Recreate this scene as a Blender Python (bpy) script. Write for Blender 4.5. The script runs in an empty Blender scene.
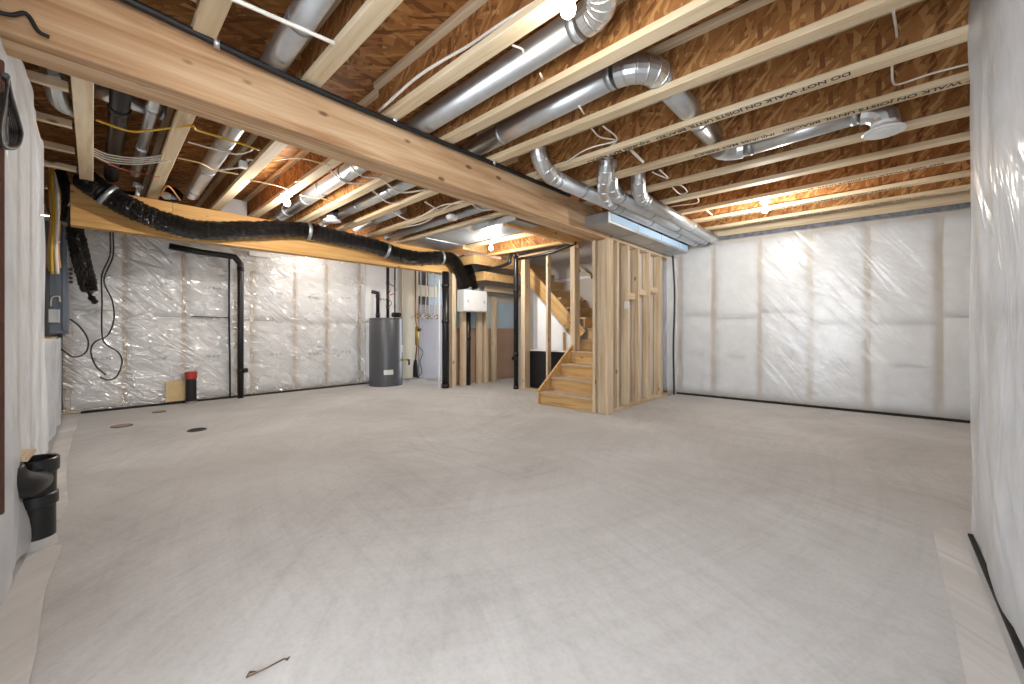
import bpy, bmesh, math, random
from mathutils import Vector, Matrix, noise
random.seed(7)
C = bpy.context.scene.collection
SC = bpy.context.scene

# ---------------------------------------------------------------- camera model (photo is 1024x684)
F = 394.0; YAW = math.radians(43.2); CX, CY = 512.0, 330.0; H = 1.048
FW = Vector((-math.sin(YAW), math.cos(YAW), 0)); RT = Vector((math.cos(YAW), math.sin(YAW), 0)); O = Vector((0, 0, H))
def ray(px, py): return FW + RT*((px-CX)/F) + Vector((0, 0, (CY-py)/F))
def atz(px, py, z): d = ray(px, py); return O + d*((z-H)/d.z)
def atx(px, py, x): d = ray(px, py); return O + d*(x/d.x)
def aty(px, py, y): d = ray(px, py); return O + d*(y/d.y)

cam = bpy.data.cameras.new('camera'); co = bpy.data.objects.new('camera', cam); C.objects.link(co)
co.location = O; co.rotation_euler = (math.pi/2, 0, YAW)
cam.sensor_fit = 'HORIZONTAL'; cam.sensor_width = 36; cam.lens = 36*F/1024
cam.shift_y = -(342-CY)/1024; cam.clip_start = .02
SC.camera = co

# ---------------------------------------------------------------- materials
MATS = {}
def newmat(name):
    m = bpy.data.materials.new(name); m.use_nodes = True
    nt = m.node_tree; nt.nodes.clear(); MATS[name] = m
    return m, nt
def N(nt, t, **kw):
    n = nt.nodes.new(t)
    for k, v in kw.items():
        if k in n.inputs: n.inputs[k].default_value = v
        else: setattr(n, k, v)
    return n
def L(nt, a, b): nt.links.new(a, b)
def out(nt, sh): o = nt.nodes.new('ShaderNodeOutputMaterial'); L(nt, sh, o.inputs['Surface'])
def lin(c):
    return tuple(((v/255)/12.92 if v/255 <= .04045 else ((v/255+.055)/1.055)**2.4) for v in c)+(1,)
def coords(nt, scale=(1, 1, 1), rnd=True, kind='Object'):
    tc = N(nt, 'ShaderNodeTexCoord'); mp = N(nt, 'ShaderNodeMapping'); mp.inputs['Scale'].default_value = scale
    if rnd:
        oi = N(nt, 'ShaderNodeObjectInfo'); ad = N(nt, 'ShaderNodeVectorMath', operation='MULTIPLY_ADD')
        L(nt, oi.outputs['Random'], ad.inputs[0]); ad.inputs[1].default_value = (17, 11, 23); L(nt, tc.outputs[kind], ad.inputs[2])
        L(nt, ad.outputs[0], mp.inputs['Vector'])
    else: L(nt, tc.outputs[kind], mp.inputs['Vector'])
    return mp.outputs['Vector']
def ramp(nt, fac, stops):
    r = N(nt, 'ShaderNodeValToRGB'); e = r.color_ramp.elements
    while len(e) < len(stops): e.new(.5)
    for i, (p, c) in enumerate(stops): e[i].position = p; e[i].color = c
    L(nt, fac, r.inputs['Fac']); return r.outputs['Color']
def bump(nt, h, s=.2, d=.01):
    b = N(nt, 'ShaderNodeBump', Strength=s, Distance=d); L(nt, h, b.inputs['Height']); return b.outputs['Normal']
def bsdf(nt, col=None, rough=.5, metal=0, normal=None, spec=.5):
    b = N(nt, 'ShaderNodeBsdfPrincipled'); b.inputs['Roughness'].default_value = rough; b.inputs['Metallic'].default_value = metal
    b.inputs['Specular IOR Level'].default_value = spec
    if isinstance(col, tuple): b.inputs['Base Color'].default_value = col
    elif col is not None: L(nt, col, b.inputs['Base Color'])
    if normal is not None: L(nt, normal, b.inputs['Normal'])
    return b
def plain(name, rgb, rough=.5, metal=0, var=.12, scale=8, bs=.1, spec=.5):
    m, nt = newmat(name); v = coords(nt, (scale,)*3)
    n = N(nt, 'ShaderNodeTexNoise', Scale=1.0, Detail=5.0); L(nt, v, n.inputs['Vector'])
    c = lin(rgb); lo = tuple(x*(1-var) for x in c[:3])+(1,); hi = tuple(min(1, x*(1+var)) for x in c[:3])+(1,)
    b = bsdf(nt, ramp(nt, n.outputs['Fac'], [(.3, lo), (.7, hi)]), rough, metal, bump(nt, n.outputs['Fac'], bs), spec); out(nt, b.outputs[0]); return m
def wood(name, a, b_, c, knots=True, grain=1.0, rough=.65):
    m, nt = newmat(name)
    v = coords(nt, (1.2*grain, 22*grain, 22*grain))
    n = N(nt, 'ShaderNodeTexNoise', Scale=1.0, Detail=6.0, Roughness=.6, Distortion=.8); L(nt, v, n.inputs['Vector'])
    col = ramp(nt, n.outputs['Fac'], [(.3, lin(c)), (.5, lin(b_)), (.68, lin(a))])
    v2 = coords(nt, (.9, 2.5, 2.5)); n2 = N(nt, 'ShaderNodeTexNoise', Scale=1.0, Detail=3.0); L(nt, v2, n2.inputs['Vector'])
    mx = N(nt, 'ShaderNodeMix', data_type='RGBA', blend_type='MULTIPLY'); mx.inputs[0].default_value = .55
    L(nt, col, mx.inputs[6]); L(nt, ramp(nt, n2.outputs['Fac'], [(.3, (.62, .56, .5, 1)), (.65, (1, 1, 1, 1))]), mx.inputs[7])
    res = mx.outputs[2]
    oi = N(nt, 'ShaderNodeObjectInfo')
    mo = N(nt, 'ShaderNodeMix', data_type='RGBA', blend_type='MULTIPLY'); mo.inputs[0].default_value = 1
    L(nt, res, mo.inputs[6]); L(nt, ramp(nt, oi.outputs['Random'], [(0, (.86, .83, .8, 1)), (1, (1, 1, 1, 1))]), mo.inputs[7]); res = mo.outputs[2]
    if knots:
        v3 = coords(nt, (3.2, 7, 7)); vo = N(nt, 'ShaderNodeTexVoronoi', Scale=1.0); L(nt, v3, vo.inputs['Vector'])
        mk = N(nt, 'ShaderNodeMix', data_type='RGBA'); L(nt, ramp(nt, vo.outputs['Distance'], [(.07, (1, 1, 1, 1)), (.13, (0, 0, 0, 1))]), mk.inputs[0])
        L(nt, res, mk.inputs[6]); mk.inputs[7].default_value = tuple(x*.42 for x in lin(c)[:3])+(1,); res = mk.outputs[2]
    b = bsdf(nt, res, rough, 0, bump(nt, n.outputs['Fac'], .15, .004), .3); out(nt, b.outputs[0]); return m
def osb(name, cols, scale=1.0):
    m, nt = newmat(name); prev = None; hs = None
    for i, (sx, sy, rot) in enumerate(((7, 42, .35), (8, 50, -.9), (6, 38, 1.5), (9, 55, 2.4))):
        tc = N(nt, 'ShaderNodeTexCoord'); sp0 = N(nt, 'ShaderNodeSeparateXYZ'); L(nt, tc.outputs['Object'], sp0.inputs[0])
        ad = N(nt, 'ShaderNodeMath', operation='ADD'); L(nt, sp0.outputs[1], ad.inputs[0]); L(nt, sp0.outputs[2], ad.inputs[1])
        cb = N(nt, 'ShaderNodeCombineXYZ'); L(nt, sp0.outputs[0], cb.inputs[0]); L(nt, ad.outputs[0], cb.inputs[1])
        mp = N(nt, 'ShaderNodeMapping'); mp.inputs['Rotation'].default_value = (0, 0, rot); mp.inputs['Location'].default_value = (i*3.3, i*1.7, 0)
        L(nt, cb.outputs[0], mp.inputs['Vector'])
        nz = N(nt, 'ShaderNodeTexNoise', Scale=7.0, Detail=2.0); L(nt, mp.outputs[0], nz.inputs['Vector'])
        vm = N(nt, 'ShaderNodeVectorMath', operation='MULTIPLY_ADD'); L(nt, nz.outputs['Color'], vm.inputs[0]); vm.inputs[1].default_value = (.03, .03, 0); L(nt, mp.outputs[0], vm.inputs[2])
        m2 = N(nt, 'ShaderNodeMapping'); m2.inputs['Scale'].default_value = (sx*scale, sy*scale, 1); L(nt, vm.outputs[0], m2.inputs['Vector'])
        vo = N(nt, 'ShaderNodeTexVoronoi', Scale=1.0, voronoi_dimensions='2D'); L(nt, m2.outputs[0], vo.inputs['Vector'])
        sp = N(nt, 'ShaderNodeSeparateColor'); L(nt, vo.outputs['Color'], sp.inputs[0])
        col = ramp(nt, sp.outputs[0], [(0, lin(cols[0])), (.35, lin(cols[1])), (.75, lin(cols[2])), (1, lin(cols[3]))])
        if prev is None: prev = col; hs = vo.outputs['Distance']
        else:
            mx = N(nt, 'ShaderNodeMix', data_type='RGBA'); L(nt, ramp(nt, sp.outputs[1], [(.6, (0, 0, 0, 1)), (.66, (1, 1, 1, 1))]), mx.inputs[0])
            L(nt, prev, mx.inputs[6]); L(nt, col, mx.inputs[7]); prev = mx.outputs[2]
    b = bsdf(nt, prev, .7, 0, bump(nt, hs, .25, .004), .25); out(nt, b.outputs[0]); return m

wood('lumber', (230, 216, 192), (218, 199, 170), (192, 166, 132))
wood('flange', (238, 224, 198), (230, 212, 180), (210, 185, 148), knots=False)
wood('orange_lumber', (228, 196, 144), (216, 178, 122), (188, 144, 88))
wood('header_wood', (228, 188, 128), (218, 172, 108), (194, 142, 82), grain=.6)
wood('beam_wood', (226, 198, 164), (210, 174, 136), (172, 128, 90), grain=.7)
wood('plywood', (196, 172, 140), (186, 158, 124), (168, 138, 104), knots=False)
osb('osb_floor', ((106, 66, 34), (142, 94, 50), (158, 108, 60), (186, 138, 84)), .75)
osb('osb_web', ((110, 70, 38), (144, 97, 54), (160, 112, 66), (190, 144, 92)), 1.0)
plain('galv', (214, 218, 222), .33, .92, .06, 14, .06)
plain('galv_dull', (178, 184, 190), .42, .8, .08, 9, .06)
plain('black_plastic', (22, 23, 26), .35, 0, .2, 12, .1)
plain('black_rubber', (16, 16, 18), .55, 0, .2)
plain('white_plastic', (228, 230, 232), .35, 0, .03)
plain('white_metal', (214, 218, 220), .4, 0, .04, 3)
plain('cable_white', (222, 216, 206), .45, 0, .05)
plain('cable_yellow', (214, 170, 40), .45, 0, .05)
plain('cable_orange', (216, 150, 84), .5, 0, .1)
plain('cable_tan', (222, 196, 146), .5, 0, .1)
plain('cable_red', (150, 62, 40), .5, 0, .1)
plain('copper', (150, 96, 62), .35, .8, .15)
plain('brass', (186, 160, 96), .35, .8, .1)
plain('heater_grey', (84, 86, 92), .36, .15, .05, 3, .03)
plain('panel_blue', (106, 114, 126), .4, .2, .05, 3, .03)
plain('batt_white', (242, 244, 247), .8, 0, .05, 3.5, .25)
plain('batt_cream', (228, 222, 204), .8, 0, .05, 3.5, .2)
plain('drywall', (190, 184, 178), .85, 0, .05, 2, .03)
plain('drywall_back', (206, 200, 194), .85, 0, .05, 2, .03)
plain('board_lavender', (176, 174, 182), .6, 0, .05, 3, .03)
plain('board_brown', (168, 138, 118), .7, 0, .08, 4, .05)
plain('board_blue', (176, 198, 212), .5, 0, .08, 3, .03)
plain('blue_film', (176, 208, 236), .35, 0, .05, 3, .03)
plain('panel_grey', (150, 148, 148), .7, 0, .06, 3)
plain('concrete_wall', (120, 122, 126), .9, 0, .15, 4, .3)
plain('seal_dark', (28, 28, 30), .8, 0, .3, 20, .3)
plain('sill_foam', (110, 114, 122), .8, 0, .35, 16, .4)
plain('red_cap', (170, 52, 38), .45, 0, .1)
plain('ink', (116, 118, 124), .7, 0, .1)
plain('ink_black', (38, 34, 32), .7, 0, .1)
plain('ink_brown', (66, 32, 16), .8, 0, .2)
plain('twig', (92, 66, 48), .8, 0, .2)
plain('carpetless_tread', (188, 166, 138), .7, 0, .12, 9)

def poly(name, opaque, tint, ang=.6, ridge=.5, gloss=.13, rough=.17, sc=1.0, bd=.05):
    m, nt = newmat(name)
    tc = N(nt, 'ShaderNodeTexCoord'); sp = N(nt, 'ShaderNodeSeparateXYZ'); L(nt, tc.outputs['Object'], sp.inputs[0])
    ad = N(nt, 'ShaderNodeMath', operation='ADD'); L(nt, sp.outputs[0], ad.inputs[0]); L(nt, sp.outputs[1], ad.inputs[1])
    cb = N(nt, 'ShaderNodeCombineXYZ'); L(nt, ad.outputs[0], cb.inputs[0]); L(nt, sp.outputs[2], cb.inputs[1])
    h = None
    for k, (a, sx, sy, w) in enumerate(((ang, 1.3, 11, 1), (ang-.5, 1.1, 8, .7), (ang+1.9, 1.6, 9, .35))):
        mp = N(nt, 'ShaderNodeMapping'); mp.inputs['Rotation'].default_value = (0, 0, a); L(nt, cb.outputs[0], mp.inputs['Vector'])
        m2 = N(nt, 'ShaderNodeMapping'); m2.inputs['Scale'].default_value = (sx*sc, sy*sc, 1); m2.inputs['Location'].default_value = (k*5, k*3, k); L(nt, mp.outputs[0], m2.inputs['Vector'])
        n = N(nt, 'ShaderNodeTexNoise', Scale=1.0, Detail=2.5, Roughness=.5, Distortion=.6); L(nt, m2.outputs[0], n.inputs['Vector'])
        sb = N(nt, 'ShaderNodeMath', operation='SUBTRACT'); L(nt, n.outputs['Fac'], sb.inputs[0]); sb.inputs[1].default_value = .5
        ab = N(nt, 'ShaderNodeMath', operation='ABSOLUTE'); L(nt, sb.outputs[0], ab.inputs[0])
        ml = N(nt, 'ShaderNodeMath', operation='MULTIPLY'); L(nt, ab.outputs[0], ml.inputs[0]); ml.inputs[1].default_value = -w*2
        if h is None: h = ml.outputs[0]
        else:
            a2 = N(nt, 'ShaderNodeMath', operation='ADD'); L(nt, h, a2.inputs[0]); L(nt, ml.outputs[0], a2.inputs[1]); h = a2.outputs[0]
    n2 = N(nt, 'ShaderNodeTexNoise', Scale=2.0, Detail=3.0); L(nt, cb.outputs[0], n2.inputs['Vector'])
    nm = bump(nt, h, ridge, bd)
    d = N(nt, 'ShaderNodeBsdfDiffuse'); d.inputs['Color'].default_value = lin(tint); L(nt, nm, d.inputs['Normal'])
    t = N(nt, 'ShaderNodeBsdfTransparent'); t.inputs['Color'].default_value = (.97, .975, .98, 1)
    mx = N(nt, 'ShaderNodeMixShader')
    L(nt, ramp(nt, n2.outputs['Fac'], [(.35, (opaque*.8,)*3+(1,)), (.7, (min(1, opaque*1.15),)*3+(1,))]), mx.inputs[0])
    L(nt, t.outputs[0], mx.inputs[1]); L(nt, d.outputs[0], mx.inputs[2])
    g = N(nt, 'ShaderNodeBsdfGlossy'); g.inputs['Roughness'].default_value = rough; L(nt, nm, g.inputs['Normal'])
    m2 = N(nt, 'ShaderNodeMixShader'); m2.inputs[0].default_value = gloss
    L(nt, mx.outputs[0], m2.inputs[1]); L(nt, g.outputs[0], m2.inputs[2]); out(nt, m2.outputs[0]); return m
poly('film', .37, (240, 245, 250), .9, .14, .07, .2, .6); poly('film_shiny', .33, (240, 243, 246), .75, .8, .17, .14, .8, .06); poly('film_near', .6, (230, 235, 242), -.9, .4, .11, .22, .55)
poly('film_floor', .75, (226, 224, 222), .2, .3, .06, .3)

def flexmat():
    m, nt = newmat('black_flex'); v = coords(nt, (26, 26, 26), False)
    n = N(nt, 'ShaderNodeTexNoise', Scale=1.4, Detail=5.0, Distortion=1.0); L(nt, v, n.inputs['Vector'])
    b = bsdf(nt, lin((12, 10, 10)), .14, 0, bump(nt, n.outputs['Fac'], 1.0, .2), .8); out(nt, b.outputs[0])
flexmat()
def concrete():
    m, nt = newmat('concrete_floor'); v = coords(nt, (1, 1, 1), False)
    n = N(nt, 'ShaderNodeTexNoise', Scale=.9, Detail=6.0, Roughness=.6, Distortion=.6); L(nt, v, n.inputs['Vector'])
    col = ramp(nt, n.outputs['Fac'], [(.3, lin((176, 175, 174))), (.55, lin((192, 192, 192))), (.75, lin((201, 202, 203)))])
    # trowel arcs: streaks in polar coordinates about several sweep centres
    acc = col
    for q, (cx_, cy_, fr, ft, k) in enumerate(((-2.2, -1.6, 16, 1.6, .09), (1.6, 4.4, 14, 1.8, .085), (-4.8, 3.2, 13, 1.5, .08), (-.6, 1.0, 26, 1.7, .07), (-1.4, 7.5, 15, 1.6, .08))):
        tc = N(nt, 'ShaderNodeTexCoord'); sb = N(nt, 'ShaderNodeVectorMath', operation='SUBTRACT'); L(nt, tc.outputs['Object'], sb.inputs[0]); sb.inputs[1].default_value = (cx_+3.2, cy_-3.2, .06)
        ln_ = N(nt, 'ShaderNodeVectorMath', operation='LENGTH'); L(nt, sb.outputs[0], ln_.inputs[0])
        sx = N(nt, 'ShaderNodeSeparateXYZ'); L(nt, sb.outputs[0], sx.inputs[0]); at = N(nt, 'ShaderNodeMath', operation='ARCTAN2'); L(nt, sx.outputs[1], at.inputs[0]); L(nt, sx.outputs[0], at.inputs[1])
        m1 = N(nt, 'ShaderNodeMath', operation='MULTIPLY'); L(nt, ln_.outputs['Value'], m1.inputs[0]); m1.inputs[1].default_value = fr
        m2 = N(nt, 'ShaderNodeMath', operation='MULTIPLY'); L(nt, at.outputs[0], m2.inputs[0]); m2.inputs[1].default_value = ft*2
        cb = N(nt, 'ShaderNodeCombineXYZ'); L(nt, m1.outputs[0], cb.inputs[0]); L(nt, m2.outputs[0], cb.inputs[1]); cb.inputs[2].default_value = q*7
        nn = N(nt, 'ShaderNodeTexNoise', Scale=1.0, Detail=8.0, Roughness=.68, Distortion=.35); L(nt, cb.outputs[0], nn.inputs['Vector'])
        mk = N(nt, 'ShaderNodeTexNoise', Scale=.55, Detail=3.0); mv = N(nt, 'ShaderNodeVectorMath', operation='ADD'); L(nt, tc.outputs['Object'], mv.inputs[0]); mv.inputs[1].default_value = (q*11, q*5, q*3); L(nt, mv.outputs[0], mk.inputs['Vector'])
        mx = N(nt, 'ShaderNodeMix', data_type='RGBA', blend_type='MULTIPLY'); L(nt, ramp(nt, mk.outputs['Fac'], [(.42, (.1, .1, .1, 1)), (.6, (1, 1, 1, 1))]), mx.inputs[0])
        L(nt, acc, mx.inputs[6]); L(nt, ramp(nt, nn.outputs['Fac'], [(.32, (1-k, 1-k, 1-k, 1)), (.5, (1, 1, 1, 1)), (.72, (1+k*.5,)*3+(1,))]), mx.inputs[7]); acc = mx.outputs[2]
    sp = N(nt, 'ShaderNodeTexNoise', Scale=60.0, Detail=3.0); L(nt, v, sp.inputs['Vector'])
    mx = N(nt, 'ShaderNodeMix', data_type='RGBA', blend_type='MULTIPLY'); mx.inputs[0].default_value = .5
    L(nt, acc, mx.inputs[6]); L(nt, ramp(nt, sp.outputs['Fac'], [(.3, (.86, .85, .84, 1)), (.55, (1, 1, 1, 1))]), mx.inputs[7])
    b = bsdf(nt, mx.outputs[2], .75, 0, bump(nt, n.outputs['Fac'], .12, .02), .25); out(nt, b.outputs[0])
concrete()
def glow(name, col, s):
    m, nt = newmat(name); e = N(nt, 'ShaderNodeEmission', Strength=s); e.inputs['Color'].default_value = col; out(nt, e.outputs[0])
glow('bulb_glow', (1, .86, .62, 1), 25)

# ---------------------------------------------------------------- builders
def tag(o, label=None, cat=None, group=None, kind=None):
    if label: o['label'] = label
    if cat: o['category'] = cat
    if group: o['group'] = group
    if kind: o['kind'] = kind
    return o
def link(name, me, mat=None, parent=None, loc=None, rot=None):
    o = bpy.data.objects.new(name, me); C.objects.link(o)
    if mat and me is not None: me.materials.append(MATS[mat])
    if parent: o.parent = parent
    if loc is not None: o.location = loc
    if rot is not None: o.rotation_euler = rot
    return o
def empty(name, loc, label, cat, group=None, rz=0):
    o = bpy.data.objects.new(name, None); C.objects.link(o); o.location = loc; o.rotation_euler = (0, 0, rz)
    o.empty_display_size = .1
    return tag(o, label, cat, group)
def rel(parent, p):
    p = Vector(p)
    return p - parent.location if parent is not None and parent.rotation_euler.z == 0 else (Matrix.Rotation(-parent.rotation_euler.z, 4, 'Z') @ (p-parent.location) if parent is not None else p)
def bmesh_done(name, bm, smooth=False):
    me = bpy.data.meshes.new(name); bm.normal_update(); bm.to_mesh(me); bm.free()
    if smooth:
        for p in me.polygons: p.use_smooth = True
    return me
def boxbm(bm, sx, sy, sz, c=(0, 0, 0), bev=0):
    r = bmesh.ops.create_cube(bm, size=1); vs = r['verts']
    bmesh.ops.scale(bm, vec=(sx, sy, sz), verts=vs); bmesh.ops.translate(bm, vec=c, verts=vs)
    if bev:
        es = list({e for v in vs for e in v.link_edges})
        bmesh.ops.bevel(bm, geom=es, offset=bev, segments=1, affect='EDGES')
def box(name, lo, hi, mat, parent=None, bev=.003):
    """axis aligned box; origin at its centre"""
    lo, hi = Vector(lo), Vector(hi); c = (lo+hi)/2; d = hi-lo
    bm = bmesh.new(); boxbm(bm, abs(d.x), abs(d.y), abs(d.z), bev=min(bev, .3*min(abs(d.x), abs(d.y), abs(d.z))))
    return link(name, bmesh_done(name, bm), mat, parent, rel(parent, c) if parent else c)
def board(name, p0, p1, w, t, mat, parent=None, up=(0, 0, 1), bev=.003, ext=0):
    """board from p0 to p1; local X along its length (grain), t along 'up', w across"""
    p0, p1 = Vector(p0), Vector(p1); d = (p1-p0); ln = d.length; x = d.normalized()
    z = Vector(up); z = (z - x*z.dot(x))
    if z.length < 1e-4: z = Vector((1, 0, 0)) - x*x.x
    z.normalize(); y = z.cross(x)
    bm = bmesh.new(); boxbm(bm, ln+ext, w, t, bev=min(bev, .25*min(w, t)))
    o = link(name, bmesh_done(name, bm), mat, parent)
    M = Matrix((x, y, z)).transposed().to_4x4(); M.translation = (p0+p1)/2
    if parent: M = Matrix.LocRotScale(parent.location, parent.rotation_euler, None).inverted() @ M
    o.matrix_local = M if parent else M
    if not parent: o.matrix_world = M
    return o
def smoothpath(pts, n=6):
    pts = [Vector(p) for p in pts]
    if len(pts) < 3: return pts
    res = []; P = [pts[0]*2-pts[1]]+pts+[pts[-1]*2-pts[-2]]
    for i in range(1, len(P)-2):
        a, b, c, d = P[i-1], P[i], P[i+1], P[i+2]
        for k in range(n):
            t = k/n; res.append(.5*((2*b)+(c-a)*t+(2*a-5*b+4*c-d)*t*t+(3*b-a-3*c+d)*t**3))
    res.append(pts[-1]); return res
def tubebm(bm, pts, rad, seg=14, caps=True, wob=None):
    pts = [Vector(p) for p in pts]; n = len(pts); rings = []
    t0 = (pts[1]-pts[0]).normalized(); u = t0.orthogonal().normalized()
    for i, p in enumerate(pts):
        if i == 0: t = t0
        elif i == n-1: t = (pts[-1]-pts[-2]).normalized()
        else: t = ((pts[i+1]-p).normalized()+(p-pts[i-1]).normalized()).normalized()
        u = (u-t*u.dot(t)).normalized(); v = t.cross(u)
        r = rad[i] if isinstance(rad, (list, tuple)) else rad
        k = 1
        if 0 < i < n-1:
            cs = (pts[i+1]-p).normalized().dot((p-pts[i-1]).normalized()); k = 1/max(.6, math.sqrt((1+cs)/2))
        ring = []
        for s in range(seg):
            a = 2*math.pi*s/seg; rr = r*(1+(wob(p, s, i) if wob else 0))
            ring.append(bm.verts.new(p+(u*math.cos(a)+v*math.sin(a))*rr*(k if k < 1.2 else 1.2)))
        rings.append(ring)
    for a, b in zip(rings, rings[1:]):
        for s in range(seg): bm.faces.new((a[s], a[(s+1) % seg], b[(s+1) % seg], b[s]))
    if caps:
        bm.faces.new(rings[0][::-1]); bm.faces.new(rings[-1])
def tube(name, pts, rad, mat, parent=None, seg=14, caps=True, smooth=True, wob=None):
    pts = [Vector(p) for p in pts]; o0 = parent.location.copy() if parent else pts[0].copy()
    bm = bmesh.new(); tubebm(bm, [p-o0 for p in pts], rad, seg, caps, wob)
    bmesh.ops.recalc_face_normals(bm, faces=bm.faces)
    me = bmesh_done(name, bm)
    for p in me.polygons: p.use_smooth = smooth and len(p.vertices) == 4
    return link(name, me, mat, parent, None if parent else o0)
def cable(name, pts, r, mat, label, cat='cable', group=None, n=6):
    return tag(tube(name, smoothpath(pts, n), r, mat, None, 7), label, cat, group)
def lathe(name, prof, mat, parent=None, loc=(0, 0, 0), seg=32, smooth=True, axis=None):
    bm = bmesh.new(); rings = []
    for r, z in prof: rings.append([bm.verts.new((max(r, 1e-4)*math.cos(2*math.pi*s/seg), max(r, 1e-4)*math.sin(2*math.pi*s/seg), z)) for s in range(seg)])
    for a, b in zip(rings, rings[1:]):
        for s in range(seg): bm.faces.new((a[s], a[(s+1) % seg], b[(s+1) % seg], b[s]))
    bm.faces.new(rings[0][::-1]); bm.faces.new(rings[-1]); bmesh.ops.recalc_face_normals(bm, faces=bm.faces)
    me = bmesh_done(name, bm)
    for p in me.polygons: p.use_smooth = smooth and len(p.vertices) == 4
    try: me.set_sharp_from_angle(angle=.6)
    except Exception: pass
    o = link(name, me, mat, parent, Vector(loc) if not parent else Vector(loc))
    if axis: o.rotation_euler = Vector(axis).to_track_quat('Z', 'Y').to_euler()
    return o
def prism(name, poly2, y0, y1, mat, parent=None, plane='xz'):
    """extrude an outline given in (x,z) between y0,y1 (plane xz) or (y,z) between x0,x1 (plane yz)"""
    bm = bmesh.new(); f = (lambda a, b, c: (a, c, b)) if plane == 'xz' else (lambda a, b, c: (c, a, b))
    o0 = Vector(f(poly2[0][0], poly2[0][1], y0)) if not parent else parent.location.copy()
    A = [bm.verts.new(Vector(f(a, b, y0))-o0) for a, b in poly2]; B = [bm.verts.new(Vector(f(a, b, y1))-o0) for a, b in poly2]
    bm.faces.new(A); bm.faces.new(B[::-1]); n = len(A)
    for i in range(n): bm.faces.new((A[i], B[i], B[(i+1) % n], A[(i+1) % n]))
    bmesh.ops.recalc_face_normals(bm, faces=bm.faces)
    return link(name, bmesh_done(name, bm), mat, parent, o0 if not parent else None)
def text(name, s, size, mat, parent, M):
    key = (s, size, mat)
    if key not in TXT:
        TXT[key] = textmesh(name, s, size, mat)
    o = bpy.data.objects.new(name, TXT[key]); C.objects.link(o); o.parent = parent
    o.matrix_local = Matrix.LocRotScale(parent.location, parent.rotation_euler, None).inverted() @ M
    return o
TXT = {}
def textmesh(name, s, size, mat):
    cu = bpy.data.curves.new(name, 'FONT'); cu.body = s; cu.size = size; cu.extrude = .0004; cu.offset = size*.02; cu.align_x = 'CENTER'; cu.align_y = 'CENTER'
    o = bpy.data.objects.new(name, cu); C.objects.link(o); bpy.context.view_layer.update()
    me = bpy.data.meshes.new_from_object(o.evaluated_get(bpy.context.evaluated_depsgraph_get()))
    bpy.data.objects.remove(o); bpy.data.curves.remove(cu); me.materials.clear(); me.materials.append(MATS[mat]); me.name = name; return me
ORD = ['first', 'second', 'third', 'fourth', 'fifth', 'sixth', 'seventh', 'eighth', 'ninth', 'tenth', 'eleventh', 'twelfth', 'thirteenth']
def film(name, o, d, nrm, length, z0, z1, label, mat='film', amp=.02, studs=(), seed=0, step=.05, diag=1.0, cut=None, kind=None):
    """wrinkled hanging sheet: starts at o, runs along d, bulges along nrm, pinned at the studs"""
    d = Vector(d).normalized(); nrm = Vector(nrm).normalized(); bm = bmesh.new()
    nx = max(2, int(length/step)); nz = max(2, int((z1-z0)/step)); G = []
    for i in range(nx+1):
        row = []
        for j in range(nz+1):
            s = length*i/nx; z = z0+(z1-z0)*j/nz
            near = min([abs(s-q) for q in studs] or [1]); pin = min(1, .25+near/.12)
            a = noise.noise(Vector((s*1.7+seed*9.1+z*diag*1.3, z*.6-seed, seed)))
            b = noise.noise(Vector((s*5+z*diag*3.4+seed*3, z*1.1+s*.5, seed+5)))
            off = amp*pin*(a*.9+b*.55)+.004
            row.append(bm.verts.new(d*s+nrm*off+Vector((0, 0, z))))
        G.append(row)
    for i in range(nx):
        for j in range(nz):
            if cut and cut(length*(i+.5)/nx, z0+(z1-z0)*(j+.5)/nz): continue
            bm.faces.new((G[i][j], G[i+1][j], G[i+1][j+1], G[i][j+1]))
    bmesh.ops.delete(bm, geom=[v for v in bm.verts if not v.link_faces], context='VERTS')
    me = bmesh_done(name, bm, True)
    ob = link(name, me, mat, None, o); tag(ob, label, 'plastic sheet', None, kind); return ob

# ================================================================= SETTING
JZ = 2.50; TOPZ = 2.80
fl = box('floor', (-8.6, -1.2, -.12), (2.2, 7.6, 0), 'concrete_floor', bev=0); tag(fl, 'pale grey troweled concrete basement floor', 'floor', kind='structure')
ce = box('ceiling', (-8.6, -1.2, TOPZ), (2.2, 7.6, TOPZ+.025), 'osb_floor', bev=0); tag(ce, 'underside of brown strand board subfloor above the joists', 'ceiling', kind='structure')

# ================================================================= JOISTS
FWD = .092
def joist(x0, y0, x1, y1, label, group):
    e = empty('floor_joist', ((x0+x1)/2, (y0+y1)/2, JZ), label, 'joist', group)
    b = board('bottom_flange', (x0, y0, JZ+.02), (x1, y1, JZ+.02), FWD, .04, 'flange', e)
    board('web', (x0, y0, (JZ+TOPZ)/2), (x1, y1, (JZ+TOPZ)/2), .011, TOPZ-JZ-.07, 'osb_web', e, bev=0)
    board('top_flange', (x0, y0, TOPZ-.0205), (x1, y1, TOPZ-.0205), FWD, .039, 'flange', e)
    e['_y'] = 0
    del e['_y']
    return e, b
RJ = [((-2.33, .42), (-2.076, .429)), ((-2.455, .936), (-1.532, .94)), ((-2.381, 1.452), (-1.085, 1.464)), ((-2.398, 1.934), (-.453, 1.953)), ((-2.493, 2.395), (.116, 2.502)),
      ((-2.214, 2.942), (.331, 3.016)), ((-1.113, 3.491), (.38, 3.537)), ((-1.287, 4.034), (.439, 4.079)), ((-1.454, 4.558), (.494, 4.59)), ((-1.63, 5.109), (.55, 5.114)), ((-1.795, 5.628), (.611, 5.676)), ((-1.972, 6.181), (.67, 6.231))]
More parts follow.
